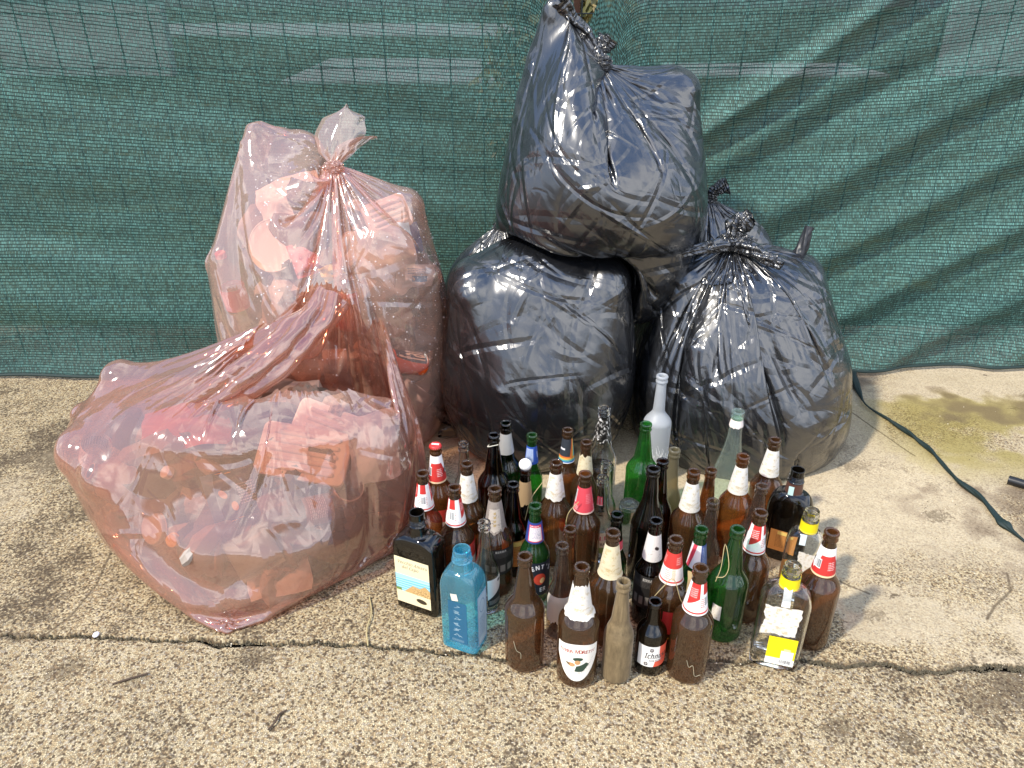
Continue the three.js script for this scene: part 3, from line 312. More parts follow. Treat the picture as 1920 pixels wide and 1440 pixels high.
petBottle('clear plastic bottle lying at the lower right of the open pink sack', [-0.455, 0.20, -1.40], [0.3, 0.5, 1.3], inP, prt(plainPrint('#8c6a56', (g) => lines_(g, 10, 20, 230, 10, '#d0b8a8', 3))), null, null);
tub('yogurt_tub', 'tub', 'white tub at the right of the open pink sack', [-0.40, 0.20, -1.48], [0.8, 0.3, -0.6], [[0.0001, -0.04], [0.027, -0.04], [0.029, -0.035], [0.037, 0.04]], white, inP, [0.035, 0.042, 0.035]);
wrapper('plastic_film', 'plastic film', 'milky crumpled film near the front corner of the open pink sack', [-0.53, 0.075, -1.335], [-0.9, 0, 0.2], 0.15, 0.10, milky, 17, inP, 0.03);
can('brown drinks can lying low on the left of the open pink sack', [-0.66, 0.085, -1.46], [0.3, 0.1, 1.45], inP, prt(plainPrint('#7a4a34', (g) => { lines_(g, 10, 20, 230, 11, '#c8a890', 6); g.fillStyle = '#d8c4b0'; g.fillRect(90, 30, 60, 60); })));
{ // the rest of the rubbish, a jumble nobody could count
  const g = new THREE.IcosahedronGeometry(1, 2), a = g.attributes.position; for (let k = 0; k < a.count; k++) { const v = V(a.getX(k), a.getY(k), a.getZ(k)), f = 0.65 + 0.7 * noise3(v.x * 1.7 + 3, v.y * 1.7, v.z * 1.7); a.setXYZ(k, v.x * f, v.y * f * 0.7, v.z * f); } g.computeVertexNormals();
  const jumble = (name, label, els, n, seed, tones) => { const R = rng(seed), im = new THREE.InstancedMesh(g, std([1, 1, 1], 0.6, { flatShading: true }), n), M = new THREE.Matrix4(), Q = new THREE.Quaternion(), c = new THREE.Color(); for (let k = 0; k < n; k++) { const e = els[Math.floor(R() * els.length)], th = R() * 6.28, ph = Math.acos(R() * 2 - 1), d = Math.cbrt(R()) * 0.86; Q.setFromEuler(new THREE.Euler(R() * 6, R() * 6, R() * 6)); const s = 0.022 + R() * 0.05; M.compose(V(e.c[0] + Math.sin(ph) * Math.cos(th) * e.r[0] * d, Math.max(0.03, e.c[1] + Math.cos(ph) * e.r[1] * d), e.c[2] + Math.sin(ph) * Math.sin(th) * e.r[2] * d), Q, V(s * (0.6 + R()), s * (0.3 + R() * 0.9), s * (0.6 + R()))); im.setMatrixAt(k, M); const t = tones[Math.floor(R() * tones.length)]; c.setRGB(...t); im.setColorAt(k, c); } im.name = name; im.castShadow = im.receiveShadow = true; scene.add(im); tag(im, label, 'rubbish', null, 'stuff'); };
  const E3 = (c, r) => ({ c, r });
  jumble('mixed_rubbish', 'jumbled household rubbish filling the rear pink sack', [E3([-0.53, 0.32, -2.11], [0.29, 0.28, 0.20]), E3([-0.52, 0.56, -2.12], [0.27, 0.2, 0.18])], 330, 5, [[0.46, 0.43, 0.41], [0.22, 0.17, 0.15], [0.55, 0.55, 0.55], [0.10, 0.09, 0.09], [0.34, 0.26, 0.22], [0.08, 0.07, 0.07], [0.16, 0.14, 0.14]]);
  jumble('mixed_rubbish', 'jumbled household rubbish filling the open pink sack', [E3([-0.66, 0.25, -1.62], [0.39, 0.13, 0.22]), E3([-0.61, 0.13, -1.52], [0.26, 0.11, 0.2]), E3([-0.60, 0.09, -1.44], [0.17, 0.06, 0.11])], 340, 6, [[0.26, 0.20, 0.16], [0.14, 0.10, 0.08], [0.34, 0.29, 0.25], [0.06, 0.05, 0.045], [0.20, 0.13, 0.10], [0.16, 0.16, 0.17], [0.10, 0.08, 0.06]]);
}

// ---------- the bags ----------
const crinkle = crinkleTex(4, 1024, [[7, 0.0110], [15, 0.0034], [47, 0.0006]], [[84, 0.10, 0.36, 0.011, 0.0030], [60, 0.05, 0.14, 0.005, 0.0006]]);
const crinklePink = crinkleTex(19, 1024, [[6, 0.0080], [14, 0.0030]], [[20, 0.16, 0.40, 0.012, 0.0016], [20, 0.05, 0.14, 0.005, 0.0005]]);
const blackFilm = phys([0.006, 0.0065, 0.008], 0.21, { ior: 1.95, clearcoat: 0.5, clearcoatRoughness: 0.36, bumpMap: crinkle.t, bumpScale: crinkle.span });
const pinkFilm = phys([0.72, 0.42, 0.31], 0.09, { transmission: 0.79, thickness: 0, ior: 2.1, bumpMap: crinklePink.t, bumpScale: crinklePink.span });
const paleFilm = pinkFilm.clone(); paleFilm.color.setRGB(0.87, 0.60, 0.49); paleFilm.transmission = 0.78;
const dropM = phys([0.97, 0.98, 1], 0.02, { transmission: 1, thickness: 0, ior: 1.4 }), dropPale = phys([0.95, 0.9, 0.9], 0.1, { transmission: 0.5, thickness: 0, ior: 1.4 });
const dropG = new THREE.SphereGeometry(1, 7, 4, 0, Math.PI * 2, 0, Math.PI / 2);
const ring = (N, j, p, r = 0.018) => Array.from({ length: N }, (_, i) => ({ i, j, p: [p[0] + Math.cos(i / N * 6.2832) * r, p[1], p[2] + Math.sin(i / N * 6.2832) * r] }));
function lumps(seed, c, r, n, s0, s1) { const R = rng(seed), L = []; for (let k = 0; k < n; k++) { const a = R() * 6.283, y = R() * 1.7 - 0.85, q = Math.sqrt(1 - Math.abs(y) ** 2.6), s = mix(s0, s1, R() * R()), e = R() * 0.16 - 0.08; L.push({ c: [c[0] + Math.cos(a) * q * (r[0] * (1 + e) - s), c[1] + y * (r[1] - s), c[2] + Math.sin(a) * q * (r[2] * (1 + e) - s)], r: [s * (0.7 + R() * 0.6), s * (0.7 + R() * 0.6), s * (0.7 + R() * 0.6)] }); } return L; }
const mv = (x0, y0, z0, x, y, z, a, b, c) => ({ from: [x0, y0, z0], c: [x, y, z], r: [a, b, c] });
const el = (x, y, z, a, b, c) => ({ c: [x, y, z], r: [a, b, c] });
function knotGeo(p, s, seed) { const g = new THREE.IcosahedronGeometry(1, 5), a = g.attributes.position; for (let k = 0; k < a.count; k++) { const v = V(a.getX(k), a.getY(k), a.getZ(k)), f = 0.72 + 0.5 * Math.abs(fbm3(v.x * 2.2 + seed, v.y * 2.2, v.z * 2.2, 3) - 0.5) * 2 + 0.22 * Math.abs(Math.sin(Math.atan2(v.z, v.x) * 5 + v.y * 4 + seed)); a.setXYZ(k, p[0] + v.x * f * s[0], p[1] + v.y * f * s[1], p[2] + v.z * f * s[2]); } g.computeVertexNormals(); return g; }
// a twisted bundle of film along a line, as the ends of a tied neck are
function twistGeo(pts, rad, seed, n = 60, k = 40) { const c = new THREE.CatmullRomCurve3(pts.map(p => V(...p))), fr = c.computeFrenetFrames(n, false), P = new Float32Array(k * (n + 1) * 3); for (let j = 0; j <= n; j++) { const t = j / n, p = c.getPointAt(t), r = rad(t); for (let i = 0; i < k; i++) { const a = i / k * 6.2832, f = r * (0.62 + 0.38 * Math.abs(Math.sin(a * 2.5 + t * 5 + seed)) + 0.35 * (noise3(Math.cos(a) * 2 + seed, Math.sin(a) * 2, t * 7) - 0.5)); const q = p.clone().addScaledVector(fr.normals[j], Math.cos(a) * f).addScaledVector(fr.binormals[j], Math.sin(a) * f); P.set([q.x, q.y, q.z], (j * k + i) * 3); } } return gridGeo(P, (u, v) => [u * 0.3, v * 0.5], k, n + 1, true); }
// a loose ear of film: a cupped, pleated leaf along a line
function leafGeo(pts, widths, seed, n = 44, k = 40) { const c = new THREE.CatmullRomCurve3(pts.map(p => V(...p))), P = new Float32Array((n + 1) * (k + 1) * 3); for (let j = 0; j <= n; j++) { const t = j / n, p = c.getPointAt(t), q = t * (widths.length - 1), w0 = Math.min(widths.length - 2, Math.floor(q)), w = mix(widths[w0], widths[w0 + 1], sstep(0, 1, q - w0)); for (let i = 0; i <= k; i++) { const s = i / k * 2 - 1, x = w * s * (1 + 0.12 * (noise3(t * 4, s * 2, seed) - 0.5)), z = -0.55 * w * s * s + 0.010 * (noise3(s * 3.5 + seed, t * 1.5, 2) - 0.5) * (1.4 - t) + 0.004 * Math.abs(Math.sin(s * 7 + seed)) * (1 - t); P.set([p.x + x, p.y + 0.15 * x * Math.sin(seed) + 0.02 * (1 - s * s) * t * 0.4, p.z + z], (j * (k + 1) + i) * 3); } } return gridGeo(P, (u, v) => [u * 0.15, v * 0.15], k + 1, n + 1, false); }
const bagPts = {};
function film(key, name, parent, o, m) { const X0 = settle(o), [X, n, q] = refine(smooth(X0, o.N, o.M, 0.18), o.N, o.M), g = gridGeo(X, (u, v) => [u * o.C, v * o.L], n, q, true); bagPts[key] = g; return part(name, g, m, parent); }
function drops(parent, g, count, seed, m, lo, hi, ok) { const R = rng(seed), p = g.attributes.position, nn = g.attributes.normal, im = new THREE.InstancedMesh(dropG, m, count), M = new THREE.Matrix4(), Q = new THREE.Quaternion(), up = V(0, 1, 0); let c = 0, tries = 0; const eye = V(0, 1.27, 0);
  while (c < count && tries++ < count * 30) { const k = Math.floor(R() * p.count), v = V(p.getX(k), p.getY(k), p.getZ(k)), nv = V(nn.getX(k), nn.getY(k), nn.getZ(k)); if (nv.dot(eye.clone().sub(v)) < 0) nv.negate(); if (nv.y < -0.25 || nv.z < -0.4 || !ok(v)) continue; const s = mix(lo, hi, R() ** 3); Q.setFromUnitVectors(up, nv); v.add(V((R() - 0.5) * 0.003, (R() - 0.5) * 0.003, 0)); M.compose(v, Q, V(s, s * 0.7, s)); im.setMatrixAt(c++, M); } im.count = c; im.name = 'water_drops'; im.userData.kind = 'stuff'; im.castShadow = im.receiveShadow = true; parent.add(im); }
const base = (N, x, y, z, r) => ring(N, 0, [x, y + 0.004, z], r);
const ridge = (N, u0, u1, n, j, pts) => { const c = new THREE.CatmullRomCurve3(pts.map(p => V(...p))); return Array.from({ length: n }, (_, k) => { const p = c.getPoint(k / (n - 1)); return { i: Math.round(N * mix(u0, u1, k / (n - 1))), j, p: [p.x, p.y, p.z] }; }); };
const restTop = (a, b, k) => v => (v < 0.24 ? mix(0.45, 1, sstep(0, 0.24, v)) : 1) * (v > a ? mix(1, k, sstep(a, b, v)) : 1);

const collC = [el(0.075, 0.30, -2.05, 0.24, 0.26, 0.22), el(0.075, 0.46, -2.06, 0.23, 0.17, 0.20), el(-0.09, 0.50, -2.02, 0.09, 0.09, 0.12), el(0.25, 0.51, -2.02, 0.08, 0.09, 0.12)], collR = [el(0.70, 0.22, -2.08, 0.31, 0.21, 0.27), el(0.69, 0.40, -2.10, 0.24, 0.19, 0.22)], collA = [el(-0.53, 0.30, -2.1, 0.30, 0.30, 0.22), el(-0.53, 0.55, -2.12, 0.27, 0.22, 0.20)];
{ // sack in front, left of the middle
  const o = thing('black_refuse_sack', 'taut black refuse sack beaded with rain, in front on the left of the black pile', 'refuse sack', [0, 0, 0]), N = 240, M = 124, vn = 0.93, neck = [0.10, 0.63, -2.16];
  const pins = [...ring(N, Math.round(vn * (M - 1)), neck), ...base(N, 0.07, 0, -2.05, 0.13), ...ridge(N, 0.425, 0.465, 9, 14, [[-0.20, 0.10, -1.93], [-0.222, 0.075, -1.945], [-0.225, 0.04, -1.955]])];
  film('C', 'film', o, { N, M, C: 1.78, L: 1.34, vn, inflate: 0.0012, init: seamInit([0.075, 0, -2.05], [0.27, 0.25], 0.62, vn, neck, [0, 0.05, -0.02], 0.04, 0.35, 0.42), pins, coll: [...collC, ...lumps(25, [0.08, 0.33, -2.05], [0.27, 0.33, 0.25], 9, 0.03, 0.09), mv(0, 0.3, -2.0, -0.02, 0.285, -1.825, 0.03, 0.02, 0.03), mv(0.08, 0.25, -2.0, 0.10, 0.175, -1.80, 0.03, 0.018, 0.03)], grav: 0.0005, restU: restTop(0.7, 0.93, 0.6), bend: 0.06, seed: 23, iters: 10, steps: 100, tacks: 14, foot: { c: [0.075, -2.05], r: [0.29, 0.275], h: 0.26, k: 0.72, p: 2, y: 0 } }, blackFilm);
  part('knot', knotGeo([0.095, 0.655, -2.15], [0.022, 0.03, 0.022], 3), blackFilm, o); part('tied_end', twistGeo([[0.09, 0.65, -2.15], [0.08, 0.69, -2.14], [0.085, 0.72, -2.13]], t => mix(0.012, 0.022, t), 4), blackFilm, o);
  drops(o, bagPts.C, 1500, 71, dropM, 0.0010, 0.0028, v => v.y > 0.16);
}
{ // sack in front, right
  const o = thing('black_refuse_sack', 'wide black refuse sack on the right, tied with a crumpled knot, behind the frosted bottle', 'refuse sack', [0, 0, 0]), N = 240, M = 120, vn = 0.90, neck = [0.615, 0.60, -2.08];
  const pins = [...ring(N, Math.round(vn * (M - 1)), neck), ...base(N, 0.71, 0, -2.09, 0.15)];
  film('R', 'film', o, { N, M, C: 2.06, L: 1.30, vn, inflate: 0.0011, init: seamInit([0.70, 0, -2.09], [0.31, 0.27], 0.58, vn, neck, [0.02, 0.05, 0.05], 0.06, -0.2, 0.42), pins, coll: [...collR, ...lumps(28, [0.70, 0.26, -2.08], [0.32, 0.25, 0.29], 12, 0.03, 0.10), el(0.82, 0.50, -2.11, 0.08, 0.07, 0.10), el(0.50, 0.50, -2.08, 0.06, 0.06, 0.08)], grav: 0.0007, restU: restTop(0.66, 0.9, 0.65), bend: 0.05, seed: 9, iters: 10, steps: 100, tacks: 18, foot: { c: [0.70, -2.08], r: [0.335, 0.305], h: 0.16, k: 0.92, p: 2, y: 0 } }, blackFilm);
  part('knot', knotGeo([0.615, 0.615, -2.07], [0.05, 0.03, 0.032], 5), blackFilm, o);
  part('tied_end', twistGeo([[0.60, 0.62, -2.07], [0.63, 0.665, -2.08], [0.655, 0.685, -2.07]], t => mix(0.016, 0.034, Math.sin(t * 2.6)), 9), blackFilm, o); part('tied_end', twistGeo([[0.61, 0.615, -2.06], [0.54, 0.615, -2.03], [0.47, 0.60, -2.02], [0.43, 0.585, -2.03]], t => mix(0.024, 0.008, t), 2), blackFilm, o); part('tied_end', twistGeo([[0.63, 0.615, -2.05], [0.68, 0.60, -1.99], [0.72, 0.585, -1.96]], t => mix(0.024, 0.016, t), 6), blackFilm, o);
  part('handle', twistGeo([[0.80, 0.53, -2.10], [0.822, 0.58, -2.11], [0.838, 0.645, -2.12]], t => mix(0.024, 0.013, t), 7, 30, 24), std([0.02, 0.022, 0.027], 0.4), o);
  drops(o, bagPts.R, 700, 72, dropM, 0.0010, 0.0030, v => true);
}
{ // two sacks at the back that carry the one on top
  const mk = (lab, c, r, h, neck, seed, coll, C, L) => { const o = thing('black_refuse_sack', lab, 'refuse sack', [0, 0, 0]), N = 170, M = 90, vn = 0.9; film('B' + seed, 'film', o, { N, M, C, L, vn, inflate: 0.0012, init: seamInit([c[0], 0, c[2]], r, h, vn, neck, [0.02, 0.06, 0.02], 0.05, 0, 0.42), pins: [...ring(N, Math.round(vn * (M - 1)), neck), ...base(N, c[0], 0, c[2], 0.08)], coll, grav: 0.0006, restU: restTop(0.66, 0.9, 0.6), bend: 0.05, seed, iters: 9, steps: 80, back: -2.47 }, blackFilm); part('knot', knotGeo(neck, [0.028, 0.024, 0.024], seed), blackFilm, o); part('tied_end', twistGeo([neck, [neck[0] + 0.02, neck[1] + 0.035, neck[2] + 0.01], [neck[0] + 0.05, neck[1] + 0.05, neck[2] + 0.02]], t => mix(0.012, 0.026, t), seed), blackFilm, o); };
  mk('black refuse sack mostly hidden, crumpled top showing between the pink sack and the rain-beaded sack', [-0.04, 0, -2.30], [0.21, 0.13], 0.56, [-0.03, 0.585, -2.32], 41, [el(-0.04, 0.3, -2.31, 0.19, 0.26, 0.11)], 1.14, 1.02);
  mk('black refuse sack mostly hidden, rumpled shoulder showing behind the wide sack on the right', [0.66, 0, -2.33], [0.22, 0.12], 0.66, [0.60, 0.66, -2.35], 42, [el(0.67, 0.32, -2.34, 0.20, 0.31, 0.09)], 1.16, 1.10);
}
{ // the sack on top
  const o = thing('black_refuse_sack', 'topmost black refuse sack, glossy and full, with one tall tied ear', 'refuse sack', [0, 0, 0]), N = 250, M = 134, vn = 0.92, neck = [0.222, 1.06, -2.17];
  const E = (i, v, p) => ({ i: Math.round(N * i), j: Math.round(v * (M - 1)), p }), pins = [...ring(N, Math.round(vn * (M - 1)), neck), ...base(N, 0.29, 0.37, -2.21, 0.12), ...ridge(N, 0.465, 0.535, 18, Math.round(0.80 * (M - 1)), [[0.15, 1.18, -2.16], [0.115, 1.215, -2.17], [0.09, 1.205, -2.19], [0.075, 1.15, -2.21]])];
  film('T', 'film', o, { N, M, C: 1.72, L: 1.52, vn, inflate: 0.0012, init: seamInit([0.268, 0.42, -2.22], [0.265, 0.23], 0.62, vn, neck, [0.03, 0.06, 0], 0.05, 0.1, 0.4), pins, coll: [el(0.30, 0.50, -2.2, 0.15, 0.11, 0.15), el(0.27, 0.66, -2.22, 0.225, 0.22, 0.19), el(0.27, 0.86, -2.23, 0.22, 0.13, 0.18), el(0.09, 0.97, -2.2, 0.08, 0.07, 0.1), el(0.43, 0.985, -2.25, 0.09, 0.07, 0.1), mv(0.16, 0.9, -2.2, 0.105, 1.175, -2.19, 0.03, 0.055, 0.035), mv(0.16, 0.9, -2.2, 0.085, 1.05, -2.2, 0.05, 0.08, 0.05), mv(0.3, 0.95, -2.2, 0.30, 1.08, -2.19, 0.025, 0.03, 0.03), ...lumps(5, [0.27, 0.71, -2.22], [0.27, 0.29, 0.23], 13, 0.03, 0.10), ...collC.map(q => ({ c: q.c, r: q.r.map(a => a + 0.025) })), ...collR.map(q => ({ c: q.c, r: q.r.map(a => a + 0.025) }))], grav: 0.0005, restU: restTop(0.7, 0.92, 0.6), bend: 0.05, floor: 0.37, foot: { c: [0.275, -2.22], r: [0.29, 0.26], h: 0.24, k: 0.66, p: 2, y: 0.37 }, seed: 3, iters: 10, steps: 110, tacks: 22, back: -2.50 }, blackFilm);
  part('knot', knotGeo([0.228, 1.068, -2.155], [0.034, 0.022, 0.026], 8), blackFilm, o); part('tied_end', twistGeo([[0.22, 1.07, -2.16], [0.20, 1.12, -2.17], [0.15, 1.17, -2.17], [0.125, 1.215, -2.16]], t => mix(0.014, 0.026, t), 3), blackFilm, o); part('tied_end', twistGeo([[0.23, 1.07, -2.17], [0.235, 1.10, -2.19], [0.25, 1.12, -2.2]], t => mix(0.012, 0.03, t), 12), blackFilm, o);
}
{ // pink sack at the back, upright and tied
  const o = thing('pink_refuse_sack', 'tall see-through pink refuse sack, tied at the neck, standing against the net', 'refuse sack', [0, 0, 0]), N = 240, M = 130, vn = 0.97, neck = [-0.468, 0.825, -2.05];
  const E = (i, v, p) => ({ i: Math.round(N * i), j: Math.round(v * (M - 1)), p }), pins = [...ring(N, Math.round(vn * (M - 1)), neck), ...base(N, -0.53, 0, -2.12, 0.16), ...ridge(N, 0.46, 0.56, 24, Math.round(0.75 * (M - 1)), [[-0.72, 0.86, -2.07], [-0.69, 0.925, -2.11], [-0.66, 0.915, -2.13], [-0.60, 0.88, -2.16]])];
  film('A', 'film', o, { N, M, C: 2.04, L: 1.52, vn, inflate: 0.0011, init: seamInit([-0.53, 0, -2.12], [0.34, 0.25], 0.82, vn, neck, [0.03, 0.1, -0.04], 0.08, 0, 0.4), pins, coll: [...inA, ...collA, ...lumps(15, [-0.53, 0.40, -2.11], [0.34, 0.40, 0.25], 16, 0.03, 0.10), mv(-0.6, 0.6, -2.1, -0.68, 0.87, -2.12, 0.035, 0.065, 0.05), mv(-0.55, 0.6, -2.12, -0.59, 0.85, -2.17, 0.07, 0.05, 0.05), mv(-0.4, 0.6, -2.1, -0.30, 0.70, -2.1, 0.06, 0.06, 0.07)], grav: 0.0006, restU: restTop(0.68, 0.97, 0.65), bend: 0.05, seed: 14, iters: 10, steps: 110, tacks: 14, foot: { c: [-0.53, -2.11], r: [0.345, 0.29], h: 0.3, k: 0.84, p: 2, y: 0 }, back: -2.41 }, paleFilm);
  part('tied_ear', leafGeo([[-0.466, 0.826, -2.045], [-0.462, 0.87, -2.06], [-0.45, 0.92, -2.09], [-0.432, 0.966, -2.115]], [0.012, 0.052, 0.068, 0.056, 0.004], 3), paleFilm, o); part('tied_ear', leafGeo([[-0.460, 0.826, -2.05], [-0.44, 0.86, -2.08], [-0.40, 0.885, -2.11], [-0.365, 0.88, -2.13]], [0.01, 0.03, 0.04, 0.032, 0.004], 7), paleFilm, o); part('knot', knotGeo([-0.466, 0.828, -2.035], [0.028, 0.018, 0.02], 2), paleFilm, o);
  drops(o, bagPts.A, 1600, 73, dropPale, 0.0010, 0.0026, v => v.y > 0.25 && v.x > -0.66);
}
{ // pink sack in front, slumped and open
  const o = thing('pink_refuse_sack', 'broad see-through pink refuse sack slumped open in the left foreground', 'refuse sack', [0, 0, 0]), N = 270, M = 130;
  const E = (i, v, p) => ({ i: Math.round(N * i), j: Math.round(v * (M - 1)), p });
  const rim = (u0, u1, n, pts) => { const c = new THREE.CatmullRomCurve3(pts.map(p => V(...p))); return Array.from({ length: n }, (_, k) => { const p = c.getPoint(k / (n - 1)); return E(mix(u0, u1, k / (n - 1)), 1, [p.x, p.y, p.z]); }); };
  const pins = [...base(N, -0.645, 0, -1.60, 0.12), ...rim(0.62, 0.84, 16, [[-0.53, 0.55, -1.74], [-0.50, 0.60, -1.77], [-0.455, 0.615, -1.76], [-0.41, 0.60, -1.75], [-0.37, 0.56, -1.72]]), ...rim(0.90, 1.0, 8, [[-0.335, 0.55, -1.70], [-0.305, 0.545, -1.68], [-0.30, 0.49, -1.65]]), ...rim(0.12, 0.24, 8, [[-0.38, 0.425, -1.57], [-0.46, 0.435, -1.54], [-0.53, 0.445, -1.53]]), ...rim(0.34, 0.5, 8, [[-0.64, 0.47, -1.55], [-0.63, 0.51, -1.6], [-0.58, 0.55, -1.66]])];
  const init = (u, v) => { const a = u * 6.2832, t = v, s = t < 0.62 ? mix(0.26, 1, sstep(-0.02, 0.4, t)) : mix(1, 0.42, sstep(0.62, 1, t)), y = t < 0.62 ? 0.012 + 0.42 * Math.pow(t / 0.62, 1.6) : 0.432 + 0.15 * (t - 0.62) / 0.38; return [-0.645 + 0.12 * sstep(0.6, 1, t) + Math.cos(a) * 0.46 * s, y, -1.61 + Math.sin(a) * 0.36 * s]; };
  film('P', 'film', o, { N, M, C: 2.46, L: 1.30, vn: 0.66, inflate: 0.0010, inflateEnd: 0.3, init, pins, coll: [...inP, el(-0.95, 0.40, -1.66, 0.05, 0.05, 0.05), el(-0.66, 0.28, -1.62, 0.42, 0.17, 0.25), el(-0.60, 0.14, -1.50, 0.27, 0.13, 0.22), el(-0.62, 0.35, -1.60, 0.36, 0.10, 0.22), mv(-0.6, 0.08, -1.5, -0.587, 0.024, -1.225, 0.02, 0.018, 0.03), mv(-0.6, 0.08, -1.5, -0.59, 0.06, -1.32, 0.07, 0.05, 0.07), el(-0.60, 0.09, -1.45, 0.2, 0.08, 0.12), ...lumps(33, [-0.66, 0.24, -1.6], [0.44, 0.17, 0.27], 16, 0.025, 0.075)], grav: 0.0006, restU: v => v < 0.3 ? mix(0.32, 1, sstep(0, 0.3, v)) : v > 0.7 ? mix(1, 0.7, sstep(0.7, 1, v)) : 1, bend: 0.05, seed: 17, iters: 10, steps: 120, tacks: 26, tackRange: [0.2, 0.85], foot: { c: [-0.625, -1.62], r: [0.47, 0.43], h: 0.30, k: 1.0, p: 1.0, y: 0 } }, pinkFilm);
  part('folded_mouth', twistGeo([[-0.72, 0.415, -1.50], [-0.63, 0.45, -1.53], [-0.53, 0.50, -1.61], [-0.46, 0.55, -1.70], [-0.44, 0.585, -1.74]], t => mix(0.030, 0.055, Math.sin(t * 2.4)), 5, 90, 64), pinkFilm, o);
}

// ---------- bottles ----------
const glass = { // colour that passes one wall
  brown: phys([0.40, 0.22, 0.10], 0.05, { transmission: 0.93, thickness: 0, ior: 1.62 }), dark: phys([0.16, 0.075, 0.03], 0.04, { transmission: 1, thickness: 0, ior: 1.62 }), amber: phys([0.52, 0.24, 0.08], 0.05, { transmission: 0.93, thickness: 0, ior: 1.62 }), black: phys([0.03, 0.022, 0.014], 0.05, { transmission: 0.9, thickness: 0, ior: 1.62 }),
  green: phys([0.12, 0.46, 0.12], 0.05, { transmission: 0.95, thickness: 0, ior: 1.62 }), deepGreen: phys([0.06, 0.22, 0.10], 0.04, { transmission: 1, thickness: 0, ior: 1.62 }), clear: phys([0.97, 0.985, 0.975], 0.015, { transmission: 1, thickness: 0.003, ior: 1.5 }), aqua: phys([0.80, 0.91, 0.87], 0.06, { transmission: 0.95, thickness: 0, ior: 1.62 }),
  blue: phys([0.26, 0.76, 0.92], 0.05, { transmission: 0.88, thickness: 0, ior: 1.62 }), frosted: phys([0.66, 0.69, 0.72], 0.5, { transmission: 0.6, thickness: 0 }), olive: phys([0.48, 0.43, 0.28], 0.3, { transmission: 0.85, thickness: 0, ior: 1.5 }), smoky: phys([0.60, 0.50, 0.42], 0.06, { transmission: 0.97, thickness: 0, ior: 1.5 }),
};
// dried mud over glass: blotches of matter, the glass showing between them
const dustT = dataTex(256, 256, (i, j) => { const a = nB(i / 10, j / 16) * 0.5 + nB(i / 4 + 7, j / 5) * 0.3 + nA(i, j) * 0.2; return [0.36 + a * 0.24, 0.30 + a * 0.22, 0.20 + a * 0.18]; }, { srgb: true });
glass.dusty = phys([1, 1, 1], 0.75, { map: dustT, transmission: 0.25, thickness: 0 });
const paperT = dataTex(256, 256, (i, j) => { const a = nB(i / 9, j / 9) * 0.5 + nA(i / 1.5, j / 1.5) * 0.5, s = sstep(0.62, 0.8, nB(i / 22 + 3, j / 16) * 0.7 + nA(i / 3, j / 3) * 0.3), v = 0.88 + 0.10 * a; return [v - 0.10 * s, v - 0.02 - 0.14 * s, v - 0.06 - 0.22 * s]; }, { srgb: true });
const paper = { white: std([0.80, 0.80, 0.80], 0.8, { map: paperT, bumpMap: paperT, bumpScale: 0.0005 }), cream: std([0.72, 0.66, 0.49], 0.85, { map: paperT, bumpMap: paperT, bumpScale: 0.0005 }), silver: std([0.55, 0.55, 0.53], 0.4, { metalness: 0.5 }), yellow: std([0.78, 0.66, 0.01], 0.55), blueWhite: null };
function profile(b) { // outer outline from the foot to the lip: [radius, height]
  const { H, R, ys, yn, rn, rl } = b, L = [[0.0005, 0.007], [R * 0.55, 0.006], [R * 0.80, 0.002], [R * 0.90, 0.0], [R * 0.965, 0.002], [R, 0.008], [R * 1.0, H * 0.12]], p = b.pow ?? 1; for (let k = 1; k <= 5; k++) L.push([R * (1 + (b.swell ?? 0) * Math.sin(k / 6 * Math.PI)), mix(H * 0.12, ys, k / 6)]); L.push([R, ys]);
  for (let k = 1; k <= 14; k++) { const t = k / 14, e = (1 - Math.cos(Math.PI * Math.pow(t, p))) / 2; L.push([mix(R, rn, e), mix(ys, yn, t)]); }
  const yl = H - (b.lip ?? 0.022); for (let k = 1; k <= 4; k++) L.push([mix(rn, rl * 0.9, k / 4), mix(yn, yl, k / 4)]);
  if (b.thread) { L.push([rl * 1.12, yl + 0.001], [rl * 1.14, yl + 0.003], [rl * 0.95, yl + 0.005]); for (let k = 0; k < 3; k++) { const y = yl + 0.0065 + k * 0.0042; L.push([rl * 0.94, y], [rl * 1.02, y + 0.0012], [rl * 1.02, y + 0.0022], [rl * 0.94, y + 0.0034]); } L.push([rl * 0.95, H - 0.001], [rl * 0.90, H]); }
  else L.push([rl * 0.92, yl + 0.0005], [rl * 1.10, yl + 0.002], [rl * 1.14, yl + 0.006], [rl * 1.0, yl + 0.0085], [rl * 0.98, H - 0.0095], [rl * 1.10, H - 0.008], [rl * 1.15, H - 0.004], [rl * 1.06, H - 0.0008], [rl * 0.94, H]);
  return L;
}
const radiusAt = (L, y) => { for (let k = 4; k < L.length; k++) if (L[k][1] >= y) { const a = L[k - 1], b = L[k]; return mix(a[0], b[0], clamp((y - a[1]) / Math.max(1e-5, b[1] - a[1]))); } return L[L.length - 1][0]; };
const lathes = {};
const SOLID = { clear: 1 };
function bottleGeo(b, solid) { const key = JSON.stringify(b) + (solid ? 's' : ''); if (lathes[key]) return lathes[key]; const L = profile(b), q = [...L, [b.rl * 0.74, b.H - 0.0005], [b.rl * 0.68, b.H - 0.004], [b.rl * 0.70, b.H - 0.03], [b.rl * 0.74, b.H - 0.05]]; if (solid) { q.length -= 2; for (let k = 1; k <= 26; k++) { const y = mix(b.H - 0.022, 0.014, k / 26); q.push([Math.min(b.rl * 0.72 + (b.H - y) * 0.5, radiusAt(L, y) - 0.0026), y]); } q.push([b.R * 0.7, 0.010], [0.0002, 0.013]); } return lathes[key] = { L, g: new THREE.LatheGeometry(q.map(p => new THREE.Vector2(p[0], p[1])), 56) }; }
